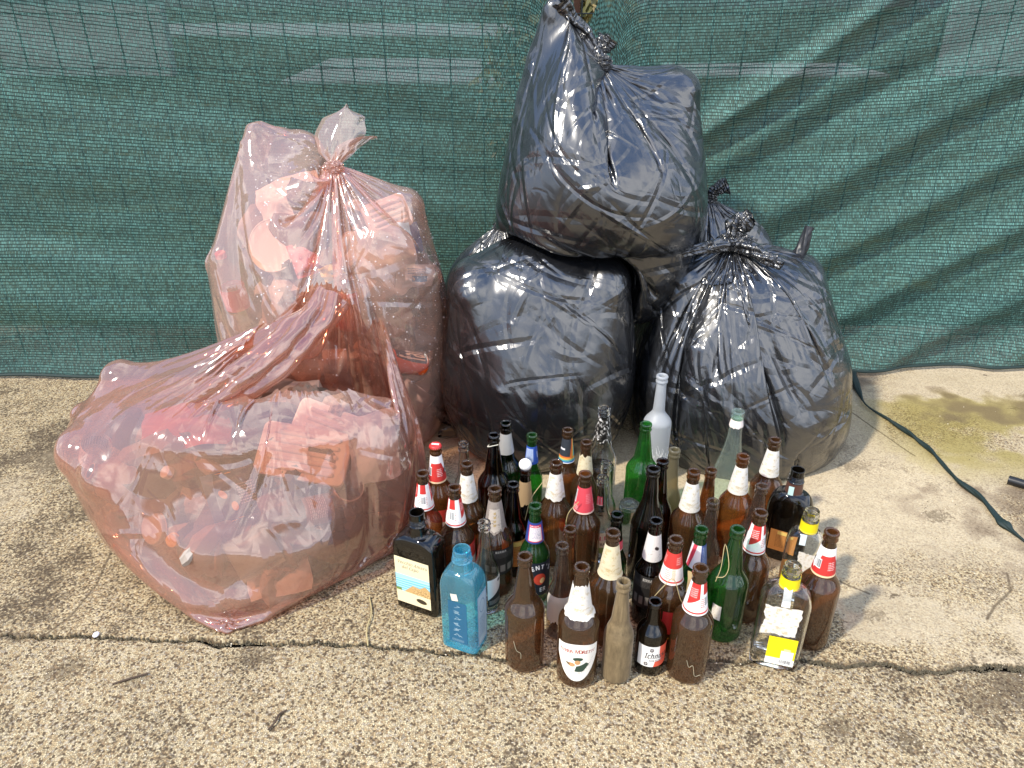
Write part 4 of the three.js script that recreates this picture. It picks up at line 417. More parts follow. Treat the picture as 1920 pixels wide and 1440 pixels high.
// a paper sleeve on the glass between two heights; yaw 0 faces the camera; edge(a) lets the lower edge be torn
function sleeve(L, y0, y1, yaw, arc, off = 0.0007, edge = null, top = null) { const n = 48, m = 12, P = new Float32Array((n + 1) * m * 3); for (let j = 0; j < m; j++) for (let i = 0; i <= n; i++) { const a = yaw + (i / n - 0.5) * arc, lo = y0 + (edge ? edge(a, i / n) : 0), hi = y1 + (top ? top(a, i / n) : 0), y = mix(lo, hi, j / (m - 1)), r = radiusAt(L, y) + off; P.set([Math.sin(a) * r, y, Math.cos(a) * r], (j * (n + 1) + i) * 3); } return gridGeo(P, (u, v) => [u, v], n + 1, m, false); }
const tear = (s, amp) => (a, u) => amp * (noise3(a * 4 + s, 1.5, s) - 0.5) + amp * 0.5 * (noise3(a * 13 + s, 4.5, s) - 0.5);
const full = Math.PI * 2;

// printed papers
const speck = (g, W, H, n, c, seed) => { const R = rng(seed); g.fillStyle = c; for (let k = 0; k < n; k++) g.fillRect(R() * W, R() * H, 1 + R() * 3, 1 + R() * 2); };
const bars = (g, x, y, w, h, seed) => { const R = rng(seed); g.fillStyle = '#fff'; g.fillRect(x - 4, y - 4, w + 8, h + 8); g.fillStyle = '#222'; for (let q = 0; q < w;) { const s = 1 + R() * 3; g.fillRect(x + q, y, s, h); q += s + 1 + R() * 3; } };
const smallPrint = (g, x, y, w, rows, c, seed) => { const R = rng(seed); g.fillStyle = c; for (let r = 0; r < rows; r++) for (let q = 0; q < w;) { const s = 3 + R() * 9; if (q + s < w) g.fillRect(x + q, y + r * 8, s, 3.2); q += s + 3; } };
const print = {
  redWhite: canvasTex(512, 128, (g, W, H) => { g.fillStyle = '#f3eeea'; g.fillRect(0, 0, W, H); for (let k = 0; k < 2; k++) { const o = k * 256; g.fillStyle = '#c9302c'; g.beginPath(); g.moveTo(o + 20, 0); g.lineTo(o + 120, 0); g.lineTo(o + 120, 60); g.lineTo(o + 20, 92); g.fill(); g.fillRect(o + 150, 0, 70, 44); smallPrint(g, o + 30, 20, 70, 5, '#f6e9e6', 3 + k); smallPrint(g, o + 130, 60, 100, 5, '#b5504a', 9 + k); bars(g, o + 168, 58, 40, 34, 4 + k); } g.fillStyle = '#d43c34'; g.fillRect(0, 116, W, 6); speck(g, W, H, 160, 'rgba(90,60,40,0.35)', 2); }),
  redFigure: canvasTex(512, 128, (g, W, H) => { g.fillStyle = '#c8312d'; g.fillRect(0, 0, W, H); g.fillStyle = '#f4efec'; g.fillRect(0, 0, W, 34); for (let k = 0; k < 2; k++) { const o = k * 256; g.fillStyle = '#f4efec'; g.beginPath(); g.moveTo(o + 70, 30); g.lineTo(o + 200, 30); g.lineTo(o + 150, 104); g.lineTo(o + 110, 80); g.fill(); g.fillStyle = '#15100f'; g.beginPath(); g.moveTo(o + 90, 72); g.lineTo(o + 130, 52); g.lineTo(o + 124, 80); g.lineTo(o + 84, 92); g.fill(); bars(g, o + 160, 56, 44, 34, 5 + k); smallPrint(g, o + 10, 60, 60, 5, '#f6e2df', 8 + k); } g.fillStyle = '#e8c9a0'; g.fillRect(0, 120, W, 8); speck(g, W, H, 150, 'rgba(60,30,20,0.4)', 4); }),
  pinkRed: canvasTex(512, 128, (g, W, H) => { g.fillStyle = '#d2434f'; g.fillRect(0, 0, W, H); for (let k = 0; k < 2; k++) { bars(g, k * 256 + 120, 20, 34, 56, 6 + k); smallPrint(g, k * 256 + 90, 92, 110, 3, '#f4d9da', 5 + k); smallPrint(g, k * 256 + 10, 30, 60, 6, '#e58a90', 7 + k); } g.fillStyle = '#e9c7b5'; g.fillRect(0, 120, W, 8); speck(g, W, H, 90, 'rgba(70,30,30,0.4)', 4); }),
  redWheat: canvasTex(512, 128, (g, W, H) => { g.fillStyle = '#f0e6e0'; g.fillRect(0, 0, W, H); g.fillStyle = '#cf3a33'; g.fillRect(0, 0, W, 62); for (let k = 0; k < 3; k++) { const o = k * 170; g.strokeStyle = '#d7b98e'; g.lineWidth = 4; for (let q = 0; q < 5; q++) { g.beginPath(); g.moveTo(o + 80, 108 - q * 9); g.lineTo(o + 66, 96 - q * 9); g.moveTo(o + 80, 108 - q * 9); g.lineTo(o + 94, 96 - q * 9); g.stroke(); } smallPrint(g, o + 10, 70, 46, 5, '#b06a60', 3 + k); smallPrint(g, o + 100, 18, 60, 4, '#f2cfc9', 7 + k); } g.fillStyle = '#cf3a33'; g.fillRect(0, 114, W, 6); speck(g, W, H, 130, 'rgba(80,50,30,0.4)', 4); }),
  rainbow: canvasTex(256, 128, (g, W, H) => { g.fillStyle = '#2c333b'; g.fillRect(0, 0, W, H); ['#e0702f', '#e9b04a', '#5db6a8', '#3f78b8'].forEach((c, k) => { g.fillStyle = c; g.fillRect(0, 92 + k * 8, W, 8); g.save(); g.translate(150 + k * 12, 0); g.transform(1, 0, -0.2, 1, 0, 0); g.fillRect(0, 0, 12, 96); g.restore(); }); g.fillStyle = '#ddd'; g.fillRect(60, 48, 40, 10); g.fillStyle = '#fff'; g.fillRect(0, 124, W, 4); }),
  blue: canvasTex(256, 128, (g, W, H) => { g.fillStyle = '#2c55b0'; g.fillRect(0, 0, W, H); g.fillStyle = '#aebfe0'; g.fillRect(78, 14, 60, 96); g.fillStyle = '#2c55b0'; g.fillRect(140, 30, 4, 60); g.fillStyle = '#dfe7f4'; g.fillRect(170, 40, 8, 44); smallPrint(g, 84, 24, 46, 9, '#6f86bd', 4); }),
  blueBadge: canvasTex(256, 128, (g, W, H) => { g.fillStyle = '#2b3f86'; g.fillRect(0, 0, W, H); g.fillStyle = '#d44a5c'; g.fillRect(92, 14, 76, 104); g.fillStyle = '#f1e4e4'; g.fillRect(97, 30, 66, 82); smallPrint(g, 102, 36, 54, 8, '#8a93ab', 5); g.fillStyle = '#fff'; smallPrint(g, 98, 20, 62, 1, '#fff', 9); }),
  blueRed: canvasTex(256, 128, (g, W, H) => { g.fillStyle = '#e8e4e6'; g.fillRect(0, 0, W, H); g.fillStyle = '#44578f'; g.fillRect(120, 0, 100, H); g.fillStyle = '#cd3e52'; g.beginPath(); g.moveTo(70, 0); g.lineTo(96, 0); g.lineTo(70, H); g.lineTo(50, H); g.fill(); smallPrint(g, 128, 12, 84, 13, '#a6b0cc', 4); }),
  blot: canvasTex(256, 128, (g, W, H) => { g.fillStyle = '#dcd6d0'; g.fillRect(0, 0, W, H); g.fillStyle = '#2a2020'; g.beginPath(); g.ellipse(140, 62, 12, 8, 0.4, 0, 7); g.fill(); speck(g, W, H, 120, 'rgba(60,50,40,0.5)', 7); }),
  grey: canvasTex(256, 128, (g, W, H) => { g.fillStyle = '#8d827a'; g.fillRect(0, 0, W, H); g.fillStyle = '#b6aba0'; g.fillRect(96, 30, 60, 90); g.fillStyle = '#a58f66'; for (let k = 0; k < 4; k++) g.fillRect(122, 40 + k * 16, 12, 9); speck(g, W, H, 260, 'rgba(40,32,26,0.5)', 7); }),
  yellow: canvasTex(256, 128, (g, W, H) => { g.fillStyle = '#efd80c'; g.fillRect(0, 0, W, H); g.fillStyle = '#d9d2a0'; g.fillRect(70, 50, 50, 50); g.fillStyle = '#3a3208'; for (const [x, y] of [[140, 60], [152, 58], [168, 62], [140, 84], [154, 88], [182, 66]]) g.fillRect(x, y, 7, 7); g.fillStyle = '#f3e97a'; g.fillRect(0, 112, W, 6); }),
  shield: canvasTex(512, 512, (g, W, H) => { g.fillStyle = '#f4f0e6'; g.fillRect(0, 0, W, H); g.textAlign = 'center'; const arcText = (t, r, a0, da, cy, up, font, c) => { g.font = font; g.fillStyle = c; [...t].forEach((ch, k) => { const a = a0 + (k - (t.length - 1) / 2) * da; g.save(); g.translate(256 + Math.sin(a) * r, cy - Math.cos(a) * r * (up ? 1 : -1)); g.rotate(up ? a : -a); g.fillText(ch, 0, 0); g.restore(); }); };
    arcText('BIRRA MORETTI', 400, 0, 0.084, 520, true, 'bold 66px sans-serif', '#9c2f28'); arcText('RICETTA ORIGINALE', 215, 0, 0.145, 200, false, '34px sans-serif', '#8f8f80');
    g.fillStyle = '#2c4436'; g.beginPath(); g.ellipse(265, 205, 58, 26, 0, 0, 7); g.fill(); g.beginPath(); g.moveTo(250, 300); g.lineTo(360, 270); g.lineTo(400, 330); g.lineTo(330, 385); g.lineTo(230, 375); g.fill(); g.fillStyle = '#c59766'; g.beginPath(); g.ellipse(262, 248, 34, 30, 0, 0, 7); g.fill(); g.beginPath(); g.ellipse(190, 292, 46, 28, -0.3, 0, 7); g.fill(); g.fillStyle = '#6b5a3e'; g.beginPath(); g.ellipse(150, 300, 24, 18, 0, 0, 7); g.fill(); }),
  stubbyFront: canvasTex(512, 256, (g, W, H) => { g.fillStyle = '#eceae6'; g.fillRect(0, 0, W, H); g.fillStyle = '#dd5a41'; g.beginPath(); g.moveTo(330, 0); g.lineTo(W, 0); g.lineTo(W, H); g.lineTo(250, H); g.lineTo(270, 190); g.lineTo(360, 180); g.lineTo(330, 80); g.fill(); g.fillStyle = '#26242a'; g.font = 'italic bold 92px sans-serif'; g.textAlign = 'left'; g.fillText('Ichnusa', 110, 150); g.font = 'bold 34px sans-serif'; g.fillStyle = '#55525a'; g.fillText('NON FILTRATA', 180, 190); for (const [x, y] of [[210, 45], [140, 222]]) { g.fillStyle = '#4a4448'; g.beginPath(); g.ellipse(x, y, 30, 24, 0, 0, 7); g.fill(); g.fillStyle = '#d9d6d2'; g.fillRect(x - 26, y - 4, 52, 5); g.fillRect(x - 3, y - 22, 5, 44); } }),
  amaro: canvasTex(384, 512, (g, W, H) => { g.fillStyle = '#efe0b8'; g.fillRect(0, 0, W, H); g.fillStyle = '#4a4030'; g.font = 'italic 46px serif'; g.textAlign = 'center'; g.fillText('Vecchio Amaro', W / 2 + 6, 70); g.fillText('del Capo', W / 2 - 20, 118); g.fillStyle = '#7cc3da'; g.fillRect(0, 190, W, 190); g.fillStyle = '#a8dbe6'; g.fillRect(0, 190, W, 40); g.strokeStyle = '#d8f0f2'; g.lineWidth = 5; for (let k = 0; k < 6; k++) { g.beginPath(); g.moveTo(0, 240 + k * 24); g.lineTo(W, 215 + k * 30); g.stroke(); } g.fillStyle = '#caa36a'; g.beginPath(); g.moveTo(90, 380); g.lineTo(190, 290); g.lineTo(270, 300); g.lineTo(330, 260); g.lineTo(W, 300); g.lineTo(W, 385); g.fill(); speck(g, 0, 0, 0, '#000', 1); const R = rng(3); for (let k = 0; k < 240; k++) { g.fillStyle = R() > 0.5 ? '#8a6a3a' : '#e3c48c'; g.fillRect(180 + R() * 200, 305 + R() * 75, 7, 5); } g.fillStyle = '#6f8a48'; g.fillRect(0, 350, 60, 30); g.fillStyle = '#3a3022'; g.beginPath(); g.ellipse(280, 445, 60, 26, 0.1, 0, 7); g.fill(); g.strokeStyle = '#d8c48c'; g.lineWidth = 3; g.stroke(); }),
  backYellow: canvasTex(256, 256, (g, W, H) => { g.fillStyle = '#efd90a'; g.fillRect(0, 0, W, H); g.fillStyle = '#fbfaf2'; g.fillRect(0, 196, W, 60); g.fillRect(130, 120, 110, 80); g.fillStyle = '#e7dc9a'; g.fillRect(150, 100, 60, 22); smallPrint(g, 138, 126, 90, 8, '#5e6a88', 6); bars(g, 120, 206, 110, 34, 9); smallPrint(g, 20, 10, 200, 2, '#b8a410', 3); }),
  orange: canvasTex(256, 128, (g, W, H) => { g.fillStyle = '#c98a4a'; g.fillRect(0, 0, W, H); smallPrint(g, 60, 20, 140, 11, '#7d4f22', 6); g.fillStyle = '#e0c06a'; g.fillRect(70, 6, 120, 20); }),
  radler: canvasTex(256, 192, (g, W, H) => { g.fillStyle = '#d9c9b0'; g.fillRect(0, 0, W, H); g.font = 'bold 52px serif'; g.textAlign = 'center'; g.lineWidth = 6; g.strokeStyle = '#f4ece0'; g.fillStyle = '#b3202a'; g.strokeText('RADLER', W / 2, 70); g.fillText('RADLER', W / 2, 70); g.font = 'bold 34px sans-serif'; g.fillStyle = '#4a3a20'; g.fillText('NATURAL', W / 2, 120); g.fillStyle = '#8d9a52'; g.fillRect(0, 140, W, 52); }),
  darkOval: canvasTex(256, 256, (g, W, H) => { g.fillStyle = '#141d2c'; g.fillRect(0, 0, W, H); g.fillStyle = '#eef0f2'; g.font = 'bold 46px sans-serif'; g.textAlign = 'center'; [..."AENT'S"].forEach((c, k) => { const a = (k - 2.5) * 0.28; g.save(); g.translate(128 + Math.sin(a) * 120, 170 - Math.cos(a) * 120); g.rotate(a); g.fillText(c, 0, 0); g.restore(); }); g.fillStyle = '#c8452f'; g.beginPath(); g.ellipse(128, 128, 46, 44, 0, 0, 7); g.fill(); g.fillStyle = '#e6c38a'; g.beginPath(); g.ellipse(146, 140, 18, 22, 0.5, 0, 7); g.fill(); g.fillStyle = '#eef0f2'; g.fillText('ER', 150, 228); }),
  blackLabel: canvasTex(256, 192, (g, W, H) => { g.fillStyle = '#1d1b1a'; g.fillRect(0, 0, W, H); smallPrint(g, 20, 30, 210, 5, '#5a5652', 4); g.fillStyle = '#b9b4ac'; g.font = 'bold 22px sans-serif'; g.fillText('BIRRA', 90, 26); g.fillStyle = '#77726c'; for (let k = 0; k < 5; k++) g.fillRect(30 + k * 44, 120, 30, 50); }),
  halfWhite: canvasTex(256, 256, (g, W, H) => { g.fillStyle = '#e6e4df'; g.fillRect(0, 0, W, H); g.fillStyle = '#16161a'; g.beginPath(); g.moveTo(0, 190); g.lineTo(W, 90); g.lineTo(W, H); g.lineTo(0, H); g.fill(); g.fillRect(150, 20, 60, 24); smallPrint(g, 20, 200, 200, 5, '#c8c6c0', 4); }),
  etched: canvasTex(256, 512, (g, W, H) => { g.fillStyle = '#2f7fa8'; g.fillRect(0, 0, W, H); g.strokeStyle = '#cfe6f0'; g.lineWidth = 5; const R = rng(8); for (let k = 0; k < 6; k++) { const y = 40 + k * 70; g.beginPath(); for (let q = 0; q < 7; q++) { const x = 70 + R() * 110, yy = y + R() * 44; q ? g.lineTo(x, yy) : g.moveTo(x, yy); } g.stroke(); } smallPrint(g, 40, 470, 170, 4, '#cfe6f0', 5); }),
  paleSide: canvasTex(192, 512, (g, W, H) => { g.fillStyle = '#a9c4d6'; g.fillRect(0, 0, W, H); g.strokeStyle = '#4b78a6'; g.lineWidth = 6; g.strokeRect(12, 12, W - 24, H - 24); g.beginPath(); g.ellipse(W / 2, 130, 50, 64, 0, 0, 7); g.stroke(); smallPrint(g, 30, 230, 130, 26, '#5f86ad', 7); }),
};
const pm = (t, r = 0.6) => std([0.92, 0.92, 0.92], r, { map: t });
const printed = Object.fromEntries(Object.entries(print).map(([k, t]) => [k, pm(t)]));

const K = { // makes of bottle
  big: { H: 0.28, R: 0.0405, ys: 0.140, yn: 0.186, rn: 0.0225, rl: 0.0135 }, tall: { H: 0.285, R: 0.0412, ys: 0.145, yn: 0.192, rn: 0.0225, rl: 0.0135 }, mid: { H: 0.262, R: 0.034, ys: 0.125, yn: 0.172, rn: 0.0198, rl: 0.0128 }, slim: { H: 0.24, R: 0.03, ys: 0.102, yn: 0.155, rn: 0.0172, rl: 0.0125 },
  stubby: { H: 0.178, R: 0.0305, ys: 0.098, yn: 0.135, rn: 0.0145, rl: 0.0128, lip: 0.014 }, wine: { H: 0.305, R: 0.039, ys: 0.145, yn: 0.245, rn: 0.0165, rl: 0.0140, pow: 0.8 }, carafe: { H: 0.31, R: 0.043, ys: 0.11, yn: 0.27, rn: 0.0165, rl: 0.0150, pow: 0.72 }, vodka: { H: 0.33, R: 0.038, ys: 0.185, yn: 0.228, rn: 0.0158, rl: 0.0142 }, broad: { H: 0.30, R: 0.04, ys: 0.145, yn: 0.200, rn: 0.024, rl: 0.0145 },
};
const at = {1: [-0.182, -1.548], 2: [-0.121, -1.622], 3: [-0.105, -1.474], 4: [-0.203, -1.436], 5: [-0.125, -1.382], 6: [-0.045, -1.581], 7: [-0.017, -1.654], 8: [0.050, -1.663], 9: [0.031, -1.500], 10: [0.101, -1.479], 11: [0.139, -1.647], 12: [0.181, -1.591], 13: [0.235, -1.695], 14: [0.165, -1.426], 15: [0.227, -1.542], 16: [0.213, -1.482], 17: [-0.039, -1.376], 18: [0.004, -1.435], 19: [0.051, -1.349], 20: [-0.203, -1.318], 21: [-0.058, -1.310], 22: [-0.101, -1.208], 23: [0.026, -1.158], 24: [0.122, -1.295], 25: [0.104, -1.235], 26: [0.132, -1.120], 27: [0.204, -1.228], 28: [0.227, -1.338], 29: [0.213, -1.119], 30: [0.399, -1.815], 31: [0.334, -1.643], 32: [0.313, -1.417], 33: [0.347, -1.484], 34: [0.390, -1.555], 35: [0.412, -1.442], 36: [0.465, -1.492], 37: [0.565, -1.662], 38: [0.539, -1.505], 39: [0.636, -1.577], 40: [0.565, -1.428], 41: [0.446, -1.378], 42: [0.668, -1.492], 43: [0.654, -1.349], 44: [0.640, -1.216], 45: [0.518, -1.293], 46: [0.299, -1.278], 47: [0.328, -1.212], 48: [0.393, -1.269], 49: [0.459, -1.238], 50: [0.283, -1.140], 51: [0.359, -1.128], 52: [0.548, -1.157], 53: [0.289, -1.531]};
function bottle(n, name, label, kind, gl, scaleH, parts = []) { const b = { ...K[kind] }; if (scaleH) { const f = scaleH / b.H; b.H = scaleH; b.ys *= f; b.yn *= f; } const { L, g } = bottleGeo(b, SOLID[gl]), o = thing(name, label, 'bottle', [at[n][0], 0.0015, at[n][1]], 'glass bottles set out on the concrete'); part('glass', g, glass[gl], o);
  const rr = rng(n * 7 + 1); o.rotation.y = (rr() - 0.5) * 0.5; o.rotation.z = (rr() - 0.5) * 0.012;
  for (const q of parts) { if (q.lab) { const [y0, y1] = q.y.map(v => v * b.H); part(q.name ?? (y0 > b.ys ? 'neck_label' : 'body_label'), sleeve(L, y0, y1, (q.yaw ?? 0) - o.rotation.y, q.arc ?? full, q.off ?? 0.0008, q.tear ? tear(n, q.tear) : q.edge ?? null, q.top ?? null), q.lab, o); } else q.make(o, b, L); }
  return o; }
const neck = (lab, y0 = 0.67, y1 = 0.905, more = {}) => ({ lab, y: [y0, y1], ...more });
const body = (lab, y0, y1, arc, yaw = 0, more = {}) => ({ lab, y: [y0, y1], arc, yaw, ...more });
const capM = std([0.55, 0.03, 0.03], 0.4), capGeo = (() => { const n = 84, P = new Float32Array(n * 7 * 3), rows = [[0.0001, 0.0062], [0.010, 0.0062], [0.0128, 0.0056], [0.0140, 0.0040], [0.0146, 0.0015], [0.0153, -0.0005], [0.0150, -0.0008]]; rows.forEach(([r, y], j) => { for (let i = 0; i < n; i++) { const a = i / n * full, f = r * (j > 3 ? 1 + 0.045 * Math.sin(a * 21) : 1); P.set([Math.cos(a) * f, y, Math.sin(a) * f], (j * n + i) * 3); } }); return gridGeo(P, (u, v) => [u, v], n, 7, true); })();
const capTag = pm(canvasTex(128, 48, (g, W, H) => { g.fillStyle = '#f4f0ee'; g.fillRect(0, 0, W, H); g.fillStyle = '#b33'; g.font = 'bold 26px sans-serif'; g.textAlign = 'center'; g.fillText('PERONI', W / 2, 34); }));
const cap = { make(o, b) { const c = part('crown_cap', capGeo, capM, o); c.position.y = b.H - 0.003; const t = part('cap_print', new THREE.PlaneGeometry(0.018, 0.0065).rotateX(-Math.PI / 2), capTag, c); t.position.y = 0.0068; } };
const ball = { make(o, b) { const g = new THREE.SphereGeometry(0.0152, 28, 18); g.scale(1, 0.92, 1); const c = part('round_stopper', g, std([0.80, 0.79, 0.77], 0.5), o); c.position.y = b.H + 0.008; part('cork', new THREE.CylinderGeometry(0.0105, 0.0095, 0.02, 20).translate(0, b.H - 0.004, 0), std([0.36, 0.22, 0.1], 0.9), o); } };
const foil = { make(o, b, L) { part('torn_foil', sleeve(L, b.H * 0.69, b.H * 0.925, 0, full, 0.0009, tear(5, 0.03), tear(9, 0.008)), foilM, o); } };
const foilM = std([1, 1, 1], 0.45, { metalness: 0.3, map: canvasTex(256, 128, (g, W, H) => { g.fillStyle = '#15130f'; g.fillRect(0, 0, W, H); const R = rng(6); for (let k = 0; k < 220; k++) { g.fillStyle = ['#d9d7d2', '#8d8a85', '#3a3732'][Math.floor(R() * 3)]; g.beginPath(); g.ellipse(R() * W, R() * H, 2 + R() * 9, 1 + R() * 7, R() * 3, 0, 7); g.fill(); } }) });
const wisp = { make(o, b) { part('torn_strip', new THREE.TubeGeometry(new THREE.CatmullRomCurve3([V(-0.013, b.H - 0.024, 0.006), V(-0.018, b.H - 0.025, 0.012), V(-0.006, b.H - 0.022, 0.016), V(0.008, b.H - 0.022, 0.014)]), 20, 0.0011, 5), std([0.6, 0.56, 0.45], 0.8), o); } };

const B = bottle, P_ = printed;
B(1, 'beer_bottle', 'amber beer bottle still closed by a red crown cap', 'big', 'amber', 0, [neck(P_.redFigure, 0.66, 0.915), cap, body(P_.redWheat, 0.15, 0.42, 2.4, 0.4)]);
B(2, 'glass_bottle', 'bare clear bottle behind the white-necked bottle, left end of the back row', 'slim', 'clear');
B(3, 'beer_bottle', 'brown beer bottle with blank white neck paper, second row left, before the clear bottle', 'big', 'brown', 0, [neck(paper.white, 0.65, 0.90, { tear: 0.004 })]);
B(4, 'beer_bottle', 'brown beer bottle with red and white neck label, leftmost, behind the square black bottle', 'big', 'brown', 0, [neck(P_.redWhite, 0.67, 0.905, { yaw: 0.9 })]);
B(5, 'beer_bottle', 'brown beer bottle with red and white neck label, behind the blue bottle', 'big', 'brown', 0, [neck(P_.redWhite, 0.66, 0.90, { yaw: 0.5 }), body(P_.redWheat, 0.2, 0.5, 1.6, 1.2)]);
B(6, 'beer_bottle', 'big dark brown bottle with a wisp of torn paper round its lip', 'tall', 'dark', 0.29, [wisp]);
B(7, 'beer_bottle', 'green bottle with grey foil neck half hidden behind the big dark bottle', 'big', 'deepGreen', 0, [neck(paper.silver, 0.70, 0.90)]);
B(8, 'beer_bottle', 'small green bottle with bright blue neck label in the back row', 'slim', 'green', 0, [neck(P_.blue, 0.66, 0.87)]);
B(9, 'stoppered_bottle', 'brown bottle closed with a round white stopper', 'slim', 'dark', 0.25, [neck(std([0.30, 0.20, 0.1], 0.9), 0.60, 0.86, { name: 'straw_wrap', tear: 0.02 }), ball]);
B(10, 'beer_bottle', 'brown beer bottle with ragged blank white neck paper, beside the white round stopper', 'big', 'brown', 0, [neck(paper.white, 0.66, 0.90, { tear: 0.011 })]);
B(11, 'beer_bottle', 'brown bottle with black neck label striped in rainbow colours', 'mid', 'brown', 0.265, [neck(P_.rainbow, 0.66, 0.91, { yaw: 0.3 })]);
B(12, 'beer_bottle', 'brown bottle with cream neck paper next to the rainbow-striped label', 'mid', 'brown', 0.265, [neck(paper.cream, 0.65, 0.865, { top: tear(3, 0.018) })]);
B(13, 'glass_bottle', 'large clear bottle with scraps of silver foil on its neck', 'broad', 'clear', 0, [foil, { make(o) { part('dregs', lat([[0.0002, 0.0142], [0.027, 0.0135], [0.0362, 0.017], [0.0368, 0.12], [0.0002, 0.1205]], 48), phys([0.10, 0.075, 0.05], 0.1, { transmission: 0.6, thickness: 0 }), o); } }]);
B(14, 'beer_bottle', 'brown beer bottle with pinkish red neck label in the middle of the group', 'tall', 'brown', 0, [neck(P_.pinkRed, 0.655, 0.885), body(P_.redWheat, 0.2, 0.5, 1.5, -1.3)]);
B(15, 'glass_bottle', 'small frosty clear bottle in front of the foil-necked clear bottle', 'slim', 'clear', 0.235);
B(16, 'glass_bottle', 'small clear bottle with red lettered body label, right of the pink-red label', 'slim', 'clear', 0.235, [body(P_.radler, 0.14, 0.40, 2.4, -0.2), body(P_.pinkRed, 0.70, 0.80, 0.9, -0.4, { name: 'neck_label' })]);
B(17, 'beer_bottle', 'brown bottle with worn grey neck label and black body label', 'big', 'brown', 0, [neck(P_.grey, 0.62, 0.895, { tear: 0.016 }), body(P_.blackLabel, 0.24, 0.5, 2.6, 0.4)]);
B(18, 'beer_bottle', 'bare dark brown bottle squeezed behind the grey-labelled bottle', 'mid', 'dark', 0.25, [body(P_.orange, 0.14, 0.44, 2.0, 0.1)]);
B(19, 'beer_bottle', 'green bottle with blue neck label bearing a red-framed badge', 'mid', 'green', 0.255, [neck(P_.blueBadge, 0.64, 0.845), body(P_.darkOval, 0.10, 0.47, 2.3, 0.35)]);
B(21, 'glass_bottle', 'bare clear bottle with black and white body label beside the blue bottle', 'slim', 'clear', 0.24, [body(P_.halfWhite, 0.10, 0.42, 1.5, 0.9)]);
B(23, 'beer_bottle', 'bare brown bottle without any label at the front left', 'big', 'brown', 0.278);
B(24, 'beer_bottle', 'small bare brown bottle behind the dusty clear bottle', 'slim', 'brown', 0.235);
B(25, 'glass_bottle', 'dusty clear bottle behind the front bottle with the white shield label', 'slim', 'smoky', 0.24, [body(std([0.42, 0.38, 0.32], 0.9), 0.2, 0.5, 1.9, -0.3, { tear: 0.02 })]);
B(26, 'beer_bottle', 'brown beer bottle with white shield-shaped label at the very front', 'tall', 'brown', 0, [neck(paper.white, 0.60, 0.855, { top: tear(2, 0.016), tear: 0.008 }), body(P_.shield, 0.08, 0.43, 2.15, -0.1, { edge: (a, u) => 0.062 * Math.pow(Math.abs(u - 0.5) * 2, 2.2), top: (a, u) => -0.004 + 0.004 * Math.cos((u - 0.5) * 6) })]);
B(27, 'beer_bottle', 'brown beer bottle with stained cream neck paper behind the muddy bottle', 'big', 'brown', 0, [neck(paper.cream, 0.62, 0.895)]);
B(28, 'beer_bottle', 'small deep green bottle behind the stained cream neck paper', 'slim', 'deepGreen', 0.24, [neck(P_.pinkRed, 0.62, 0.72, { yaw: 0.6 })]);
B(29, 'glass_bottle', 'small bottle coated all over in dried grey-brown mud at the front', 'slim', 'dusty', 0.248);
B(30, 'spirit_bottle', 'tall frosted white bottle standing against the right-hand sack', 'vodka', 'frosted', 0, [{ make(o, b, L) { const R = rng(12), gs = []; for (let k = 0; k < 70; k++) { const a = (R() - 0.5) * 2.0 + 0.2, y = 0.035 + R() * 0.075, l = 0.010 + R() * 0.022, t = (R() - 0.5) * 1.2, pts = [0, 0.5, 1].map(s => { const aa = a + Math.sin(t) * l * s / 0.038, yy = y + Math.cos(t) * l * s, r = radiusAt(L, yy) + 0.0006; return V(Math.sin(aa) * r, yy, Math.cos(aa) * r); }); gs.push(new THREE.TubeGeometry(new THREE.CatmullRomCurve3(pts), 4, 0.0005, 4)); } part('tree_print', mergeGeometries(gs), std([0.82, 0.83, 0.84], 0.4), o); } }]);
B(31, 'beer_bottle', 'tall bright green bottle in front of the frosted white bottle', 'tall', 'green', 0.285);
B(32, 'wine_bottle', 'black sloping-shouldered wine bottle in the middle of the group', 'wine', 'black');
B(33, 'beer_bottle', 'dark brown bottle close behind the black wine bottle', 'mid', 'dark', 0.28);
B(34, 'glass_bottle', 'slender olive bottle filmed with dust in the back row', 'slim', 'olive', 0.265);
B(35, 'beer_bottle', 'brown beer bottle with blank white neck paper, right of the black wine bottle', 'big', 'brown', 0, [neck(paper.white, 0.64, 0.895)]);
B(36, 'beer_bottle', 'small brown bottle hidden behind a white neck paper, beside the pale carafe bottle', 'slim', 'brown', 0.25);
B(37, 'glass_bottle', 'big pale sloping carafe-shaped bottle with paper scraps under its lip', 'carafe', 'aqua', 0, [neck(std([0.75, 0.66, 0.6], 0.8), 0.86, 0.925, { tear: 0.008 })]);
B(38, 'beer_bottle', 'reddish amber beer bottle with blank white neck paper before the pale carafe bottle', 'big', 'amber', 0, [neck(paper.white, 0.65, 0.90)]);
B(39, 'beer_bottle', 'brown beer bottle with blank white neck paper, rightmost of the back row', 'big', 'brown', 0, [neck(paper.white, 0.65, 0.90)]);
B(40, 'beer_bottle', 'bare thin brown-tinted bottle just left of the round-shouldered black flask', 'mid', 'smoky', 0.25);
B(41, 'glass_bottle', 'small smeared clear bottle behind the two green bottles', 'slim', 'smoky', 0.245);
B(44, 'beer_bottle', 'brown beer bottle with red and white neck label, rightmost of all the bottles', 'tall', 'brown', 0.29, [neck(P_.redFigure, 0.65, 0.88, { yaw: -0.2 })]);
B(45, 'beer_bottle', 'brown beer bottle with white and red neck label behind the plain green bottle', 'big', 'brown', 0, [neck(P_.redWhite, 0.65, 0.895, { yaw: 1.9 })]);
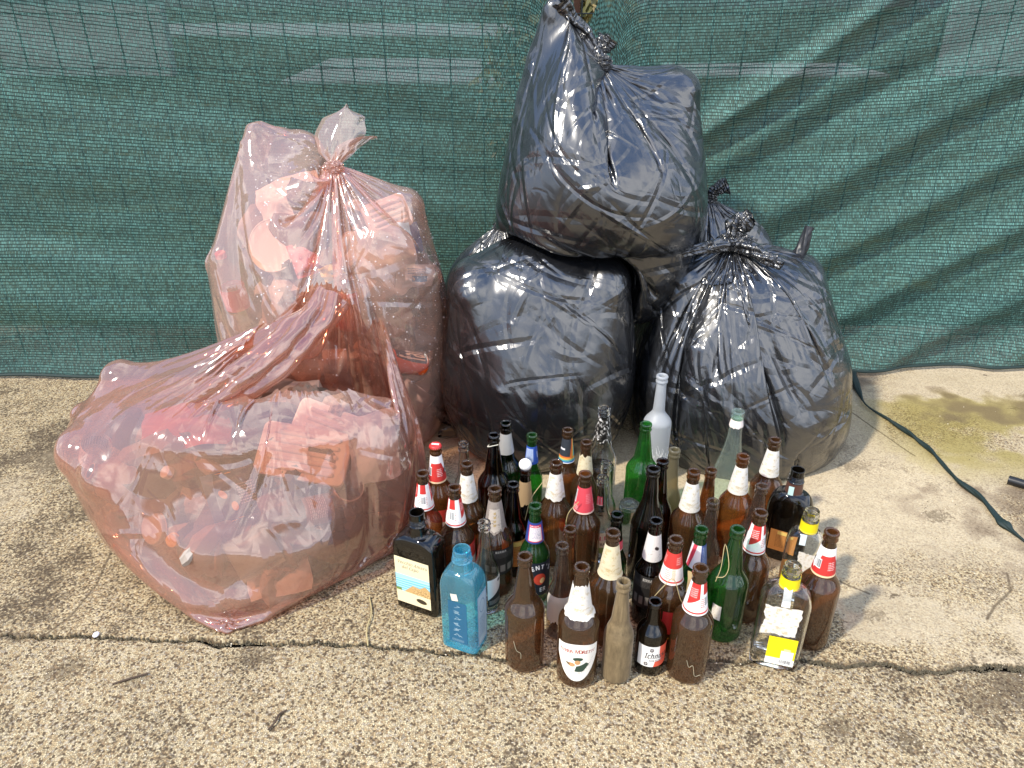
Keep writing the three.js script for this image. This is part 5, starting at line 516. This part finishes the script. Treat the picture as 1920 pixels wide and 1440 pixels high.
B(46, 'beer_bottle', 'dark bottle with ink-blotted white neck label', 'mid', 'dark', 0.27, [neck(P_.blot, 0.64, 0.88), body(P_.blackLabel, 0.2, 0.52, 2.4, -0.3)]);
B(47, 'beer_bottle', 'brown beer bottle with red neck label printed with wheat ears', 'big', 'brown', 0.275, [neck(P_.redWheat, 0.63, 0.895), body(capM, 0.2, 0.42, 1.5, 0.3)]);
B(48, 'beer_bottle', 'green bottle with blue white and red neck label', 'mid', 'green', 0.255, [neck(P_.blueRed, 0.63, 0.86, { yaw: 0.3 })]);
B(49, 'beer_bottle', 'plain green bottle with a tiny white sticker low on its side', 'big', 'green', 0.28, [body(paper.white, 0.22, 0.36, 0.5, -0.75)]);
B(50, 'beer_bottle', 'short stubby brown bottle with white and orange label at the front', 'stubby', 'dark', 0, [body(P_.stubbyFront, 0.16, 0.47, 2.3, 0.12)]);
B(51, 'beer_bottle', 'brown beer bottle with white and red neck label, furthest forward on the right', 'big', 'brown', 0.275, [neck(P_.redWhite, 0.63, 0.885, { yaw: 1.75 })]);

// bottles with a flat-sided body: rings of a rounded rectangle that run into a round neck
function flatBottle(w, d, H, ys, yn, rn, rl, e, thread, solid) { const n = 96, rows = [[0.02, 0.006, 0], [0.8, 0.003, 0], [0.94, 0.0, 0], [0.985, 0.002, 0], [1, 0.008, 0]]; for (let k = 1; k <= 6; k++) rows.push([1, mix(0.008, ys, k / 6), 0]); for (let k = 1; k <= 12; k++) { const t = k / 12; rows.push([0, mix(ys, yn, Math.sin(t * Math.PI / 2)), 1 - Math.pow(Math.cos(t * Math.PI / 2), 0.9)]); } const L = profile({ H, R: rn, ys: yn, yn: yn + 0.004, rn, rl, thread: true, lip: thread }).filter(p => p[1] > yn + 0.004); const P = [];
  const put = (j, rx, rz, y, m) => { for (let i = 0; i < n; i++) { const a = i / n * full, c = Math.cos(a), s = -Math.sin(a), sx = Math.sign(c) * Math.pow(Math.abs(c), 2 / e), sz = Math.sign(s) * Math.pow(Math.abs(s), 2 / e); P.push(mix(sx * rx, c * rn, m), y, mix(sz * rz, s * rn, m)); } };
  for (const [f, y, m] of rows) m > 0 ? put(0, w / 2, d / 2, y, m) : put(0, w / 2 * f, d / 2 * f, y, 0); for (const [r, y] of [...L, [rl * 0.74, H - 0.0005], [rl * 0.7, H - 0.03]]) for (let i = 0; i < n; i++) { const a = i / n * full; P.push(Math.cos(a) * r, y, -Math.sin(a) * r); }
  if (solid) { P.length -= n * 3; const th = 0.003, ri = rl * 0.72; for (const [r, y] of [[ri, H - 0.02], [ri, yn + 0.012]]) for (let i = 0; i < n; i++) { const a = i / n * full; P.push(Math.cos(a) * r, y, -Math.sin(a) * r); } const rn0 = rn; for (const [f, y, m] of rows.slice(5).reverse()) { for (let i = 0; i < n; i++) { const a = i / n * full, c = Math.cos(a), s = -Math.sin(a), sx = Math.sign(c) * Math.pow(Math.abs(c), 2 / e), sz = Math.sign(s) * Math.pow(Math.abs(s), 2 / e); P.push(mix(sx * (w / 2 - th), c * (rn0 - th), m), y - 0.002, mix(sz * (d / 2 - th), s * (rn0 - th), m)); } } put(0, w / 2 * 0.86, d / 2 * 0.84, 0.012, 0); put(0, 0.0008, 0.0005, 0.014, 0); }
  return gridGeo(new Float32Array(P), (u, v) => [u, v], n, P.length / 3 / n, true); }
function flat(n, name, label, gl, o, yaw) { const t = thing(name, label, 'bottle', [at[n][0], 0.0015, at[n][1]], 'glass bottles set out on the concrete'); t.rotation.y = yaw; part('glass', flatBottle(o.w, o.d, o.H, o.ys, o.yn, o.rn, o.rl, o.e ?? 7, o.th ?? 0.024, SOLID[gl]), glass[gl], t); return t; }
const scrapGeo = (w, h, seed) => { const sh = new THREE.Shape(), n = 72; for (let k = 0; k < n; k++) { const a = k / n * full, c = Math.cos(a), q = Math.sin(a), f = 1 / Math.max(Math.abs(c), Math.abs(q)), e = 0.90 + 0.16 * (noise3(c * 3 + seed, q * 3, 1) - 0.5) + 0.12 * (noise3(c * 9 + seed, q * 9, 2) - 0.5), x = c * f * e * w / 2, y = q * f * e * h / 2; k ? sh.lineTo(x, y) : sh.moveTo(x, y); } return new THREE.ShapeGeometry(sh); };
const scrap = (t, name, m, w, h, x, y, z, seed) => { const g = scrapGeo(w, h, seed), u = g.attributes.uv, p = g.attributes.position; for (let k = 0; k < u.count; k++) u.setXY(k, p.getX(k) / w + 0.5, p.getY(k) / h + 0.5); const o = part(name, g, m, t); o.position.set(x, y, z); return o; };
const plate = (t, name, m, w, h, x, y, z, ry = 0) => { const g = new THREE.PlaneGeometry(w, h, 6, 6); const o = part(name, g, m, t); o.position.set(x, y, z); o.rotation.y = ry; return o; };
{ const t = flat(20, 'liqueur_bottle', 'square-shouldered black liqueur bottle with cream seaside label', 'black', { w: 0.104, d: 0.062, H: 0.26, ys: 0.172, yn: 0.203, rn: 0.0215, rl: 0.0175, e: 9, th: 0.034 }, -0.42); plate(t, 'front_label', printed.amaro, 0.086, 0.130, -0.003, 0.086, 0.0318); }
{ const t = flat(22, 'spirit_bottle', 'bright blue square-sided spirit bottle with screw neck', 'blue', { w: 0.084, d: 0.066, H: 0.252, ys: 0.160, yn: 0.204, rn: 0.022, rl: 0.0190, e: 6, th: 0.028 }, -0.40); plate(t, 'etched_print', phys([0.8, 0.8, 0.8], 0.5, { map: print.etched, transmission: 0.45, thickness: 0 }), 0.042, 0.112, 0.002, 0.082, 0.0339); plate(t, 'side_label', printed.paleSide, 0.042, 0.135, 0.0429, 0.085, 0.001, Math.PI / 2); plate(t, 'paper_scrap', paper.white, 0.015, 0.018, -0.004, 0.150, 0.0341).rotation.z = 0.2; }
{ const t = flat(42, 'liqueur_flask', 'black round-shouldered flask bottle with brown screw neck and orange label', 'black', { w: 0.104, d: 0.066, H: 0.25, ys: 0.135, yn: 0.188, rn: 0.020, rl: 0.0170, e: 3.2, th: 0.034 }, -0.5); plate(t, 'front_label', printed.orange, 0.06, 0.06, 0, 0.06, 0.0338); part('brown_collar', new THREE.CylinderGeometry(0.0185, 0.0205, 0.03, 28, 1, true).translate(0, 0.204, 0), phys([0.14, 0.06, 0.045], 0.25, { transmission: 0.4, thickness: 0 }), t); const s = plate(t, 'tax_strip', std([0.45, 0.62, 0.6], 0.7), 0.012, 0.03, -0.004, 0.197, 0.0212); }
{ const t = flat(43, 'spirit_bottle', 'clear flat-sided bottle with yellow neck band, beside the black flask', 'clear', { w: 0.082, d: 0.050, H: 0.24, ys: 0.140, yn: 0.186, rn: 0.0185, rl: 0.0165, e: 4.5, th: 0.026 }, -0.35); part('neck_band', new THREE.CylinderGeometry(0.0183, 0.0192, 0.026, 32, 1, true).translate(0, 0.201, 0), printed.yellow, t); scrap(t, 'white_label', paper.white, 0.048, 0.058, 0.012, 0.115, 0.0258, 9); plate(t, 'orange_label', printed.orange, 0.024, 0.075, -0.030, 0.075, 0.0252); plate(t, 'tax_strip', std([0.66, 0.76, 0.8], 0.7), 0.013, 0.03, -0.008, 0.175, 0.0247); }
{ const t = flat(52, 'spirit_bottle', 'clear flat-sided bottle with square yellow label at the front right', 'clear', { w: 0.098, d: 0.054, H: 0.255, ys: 0.158, yn: 0.204, rn: 0.0190, rl: 0.0170, e: 4.5, th: 0.026 }, -0.28); part('neck_band', new THREE.CylinderGeometry(0.0188, 0.0197, 0.026, 32, 1, true).translate(0, 0.217, 0), printed.yellow, t); scrap(t, 'white_label', paper.white, 0.074, 0.080, -0.004, 0.130, 0.0276, 4); plate(t, 'yellow_label', printed.backYellow, 0.056, 0.074, 0.008, 0.052, 0.0284); plate(t, 'tax_strip', std([0.80, 0.82, 0.82], 0.7), 0.016, 0.042, -0.002, 0.19, 0.0235).rotation.x = -0.25; }
{ const t = thing('drinking_glass', 'upturned clear drinking glass standing behind the black wine bottle', 'glass', [at[53][0], 0.001, at[53][1]]); part('bowl', new THREE.LatheGeometry([[0.031, 0], [0.0312, 0.004], [0.029, 0.04], [0.0265, 0.09], [0.025, 0.118], [0.0235, 0.1235], [0.018, 0.125], [0.0001, 0.122]].map(p => new THREE.Vector2(...p)), 48), glass.clear, t); part('thick_foot', new THREE.LatheGeometry([[0.0001, 0.108], [0.018, 0.109], [0.0235, 0.113], [0.0245, 0.118]].map(p => new THREE.Vector2(...p)), 48), glass.aqua, t); }

// ---------- small things lying about ----------
{ // twisted strip of net from the foot of the screen
  const pts = [[1.222, 0.02, -2.455], [1.19, 0.012, -2.32], [1.178, 0.012, -2.22], [1.222, 0.012, -2.10], [1.257, 0.012, -1.96], [1.26, 0.012, -1.806], [1.282, 0.013, -1.706], [1.28, 0.013, -1.60], [1.30, 0.012, -1.50], [1.33, 0.012, -1.38]], c = new THREE.CatmullRomCurve3(pts.map(p => V(...p))), n = 220, k = 22, fr = c.computeFrenetFrames(n, false), P = new Float32Array(k * (n + 1) * 3), R = rng(5);
  for (let j = 0; j <= n; j++) { const t = j / n, p = c.getPointAt(t), w = 0.0032 + 0.008 * Math.pow(noise3(t * 9, 3, 1), 1.5) + 0.008 * sstep(0.22, 0.02, t) + 0.007 * Math.exp(-Math.pow((t - 0.80) / 0.014, 2)), tw = t * 26 + 3 * noise3(t * 6, 8, 2); for (let i = 0; i < k; i++) { const a = i / k * 6.2832, rad = Math.hypot(Math.cos(a) * w, Math.sin(a) * w * 0.55) * (0.85 + 0.3 * Math.abs(Math.sin(a * 3 + t * 40))), x = Math.cos(a + tw) * rad, y = Math.abs(Math.sin(a + tw)) * Math.sign(Math.sin(a + tw)) * rad * 0.8; P.set([p.x + x, Math.max(0.0008, 0.0075 + y * 0.9 + p.y * 0.1), p.z + x * 0.5], (j * k + i) * 3); } }
  const T = dataTex(64, 64, (i, j) => { const s = 0.5 + 0.5 * Math.sin(i * 0.8 + j * 0.8), v = 0.06 + 0.08 * s + 0.06 * nA(i, j); return [v * 0.55, v * 1.15, v * 1.1]; }, { srgb: true }); T.repeat.set(2, 60);
  solo('net_strip', gridGeo(P, (u, v) => [u, v], k, n + 1, true), std([0.9, 0.9, 0.9], 0.6, { map: T }), 'dark green twisted strip of net lying along the concrete at the right', 'strip');
}
{ const t = thing('pipe_end', 'short black pipe end lying at the right edge of the paving', 'pipe', [1.40, 0.013, -1.79]); const m = std([0.012, 0.012, 0.013], 0.35); part('tube', lat([[0.012, 0], [0.0125, 0.002], [0.0125, 0.45], [0.012, 0.452]], 24).rotateX(Math.PI / 2), m, t); part('bore', lat([[0.0095, 0.004], [0.0095, 0.45]], 24).rotateX(Math.PI / 2), std([0.004, 0.004, 0.004], 0.8), t); part('rim', new THREE.RingGeometry(0.0095, 0.012, 24), m, t); t.rotation.y = 0.95; }
const straw = std([0.42, 0.34, 0.17], 0.8), twigM = std([0.07, 0.045, 0.03], 0.9);
const strand = (name, label, cat, pts, r, m) => solo(name, new THREE.TubeGeometry(new THREE.CatmullRomCurve3(pts.map(p => V(...p))), 28, r, 5), m, label, cat);
strand('grass_blade', 'long dry grass blade on the concrete right of the open pink sack', 'grass blade', [[-0.328, 0.004, -1.335], [-0.315, 0.006, -1.28], [-0.318, 0.005, -1.235], [-0.308, 0.003, -1.19]], 0.0016, straw);
strand('twig', 'thin dark twig lying on the pebbly concrete in the left foreground', 'twig', [[-0.81, 0.0, -1.092], [-0.785, 0.002, -1.102], [-0.75, 0.001, -1.118]], 0.0022, twigM);
strand('twig', 'forked dark twig near the bottom edge of the picture', 'twig', [[-0.465, 0.0, -0.985], [-0.455, 0.003, -1.0], [-0.452, 0.001, -1.02], [-0.44, 0.0, -1.03]], 0.002, twigM);
solo('paper_scrap', new THREE.IcosahedronGeometry(0.007, 1).scale(1, 0.5, 1.2).translate(-0.905, 0.003, -1.222), std([0.7, 0.68, 0.74], 0.6), 'tiny white scrap on the joint at the far left', 'scrap');
strand('straw_stalk', 'dry straw bent over the neck of the plain green bottle', 'straw', [[0.418, 0.17, -1.205], [0.424, 0.205, -1.204], [0.428, 0.262, -1.212], [0.437, 0.215, -1.196], [0.43, 0.19, -1.196], [0.416, 0.186, -1.2]], 0.0009, straw);
strand('straw_stalk', 'dry straw arched over the brown bottle with the wheat-ear label', 'straw', [[0.282, 0.15, -1.172], [0.30, 0.19, -1.165], [0.318, 0.215, -1.163], [0.34, 0.16, -1.160], [0.36, 0.13, -1.165]], 0.0009, straw);
strand('straw_stalk', 'curled straw low on the front right brown bottle', 'straw', [[0.345, 0.075, -1.0855], [0.352, 0.055, -1.0855], [0.358, 0.06, -1.0855], [0.366, 0.03, -1.0855], [0.378, 0.028, -1.0905]], 0.0006, std([0.34, 0.30, 0.2], 0.8));
strand('straw_stalk', 'bent straw stuck to the bare brown bottle at the front left', 'straw', [[0.003, 0.09, -1.1205], [0.010, 0.065, -1.118], [0.017, 0.06, -1.117], [0.018, 0.045, -1.117]], 0.0006, std([0.34, 0.30, 0.2], 0.8));
strand('straw_stalk', 'dry straw leaning between the white stopper and the ragged white neck paper', 'straw', [[0.03, 0.12, -1.465], [0.045, 0.19, -1.462], [0.07, 0.235, -1.462]], 0.001, straw);
strand('straw_stalk', 'dry straw at the shoulder of the middle pink-red labelled bottle', 'straw', [[0.118, 0.06, -1.425], [0.122, 0.12, -1.41], [0.128, 0.19, -1.405], [0.15, 0.225, -1.402]], 0.001, straw);
solo('dry_leaf', sheetGeo(0.03, 0.055, 21, 0.02), std([0.34, 0.25, 0.12], 0.9), 'curled dry leaf caught between the wheat-ear label and the front right bottle', 'leaf').position.set(0.366, 0.19, -1.172);
{ // loose grit, and soil crumbs in the joint
  const g = new THREE.IcosahedronGeometry(1, 0), R = rng(91), N1 = 5200, im = new THREE.InstancedMesh(g, std([1, 1, 1], 0.95), N1), M = new THREE.Matrix4(), Q = new THREE.Quaternion(), c = new THREE.Color();
  for (let k = 0; k < N1; k++) { const front = R() < 0.72, x = (R() * 2 - 1) * (front ? 1.25 : 1.9), z = front ? -0.8 - R() * 0.42 : -1.2 - R() * 1.2, s = 0.0006 + 0.0016 * R() * R(); Q.setFromEuler(new THREE.Euler(R() * 6, R() * 6, R() * 6)); M.compose(V(x, s * 0.4 - (z > crackZ(x) ? 0.003 : 0), z), Q, V(s, s * 0.7, s)); im.setMatrixAt(k, M); const t = R(); t < 0.45 ? c.setRGB(0.62, 0.55, 0.42) : t < 0.75 ? c.setRGB(0.42, 0.35, 0.25) : c.setRGB(0.07, 0.055, 0.04); im.setColorAt(k, c); } im.name = 'loose_grit'; im.castShadow = im.receiveShadow = true; scene.add(im); tag(im, 'loose grit scattered over the concrete', 'grit', null, 'stuff');
  const N2 = 2600, jm = new THREE.InstancedMesh(g, std([1, 1, 1], 1), N2); for (let k = 0; k < N2; k++) { const x = R() < 0.45 ? 0.5 + R() * 0.75 : (R() * 2 - 1) * 1.3, w = 0.004 + crackGap(x) * 0.8, z = crackZ(x) + (R() + R() - 1) * w, s = 0.0012 + R() * R() * 0.003; Q.setFromEuler(new THREE.Euler(R() * 6, R() * 6, R() * 6)); M.compose(V(x, -0.006 + s * 0.6, z), Q, V(s, s * 0.8, s)); jm.setMatrixAt(k, M); const t = R(); c.setRGB(0.05 + t * 0.05, 0.042 + t * 0.04, 0.025 + t * 0.025); jm.setColorAt(k, c); } jm.name = 'joint_soil'; jm.castShadow = jm.receiveShadow = true; scene.add(jm); tag(jm, 'dark soil crumbs along the joint in the concrete', 'soil', null, 'stuff');
}

renderer.render(scene, camera);
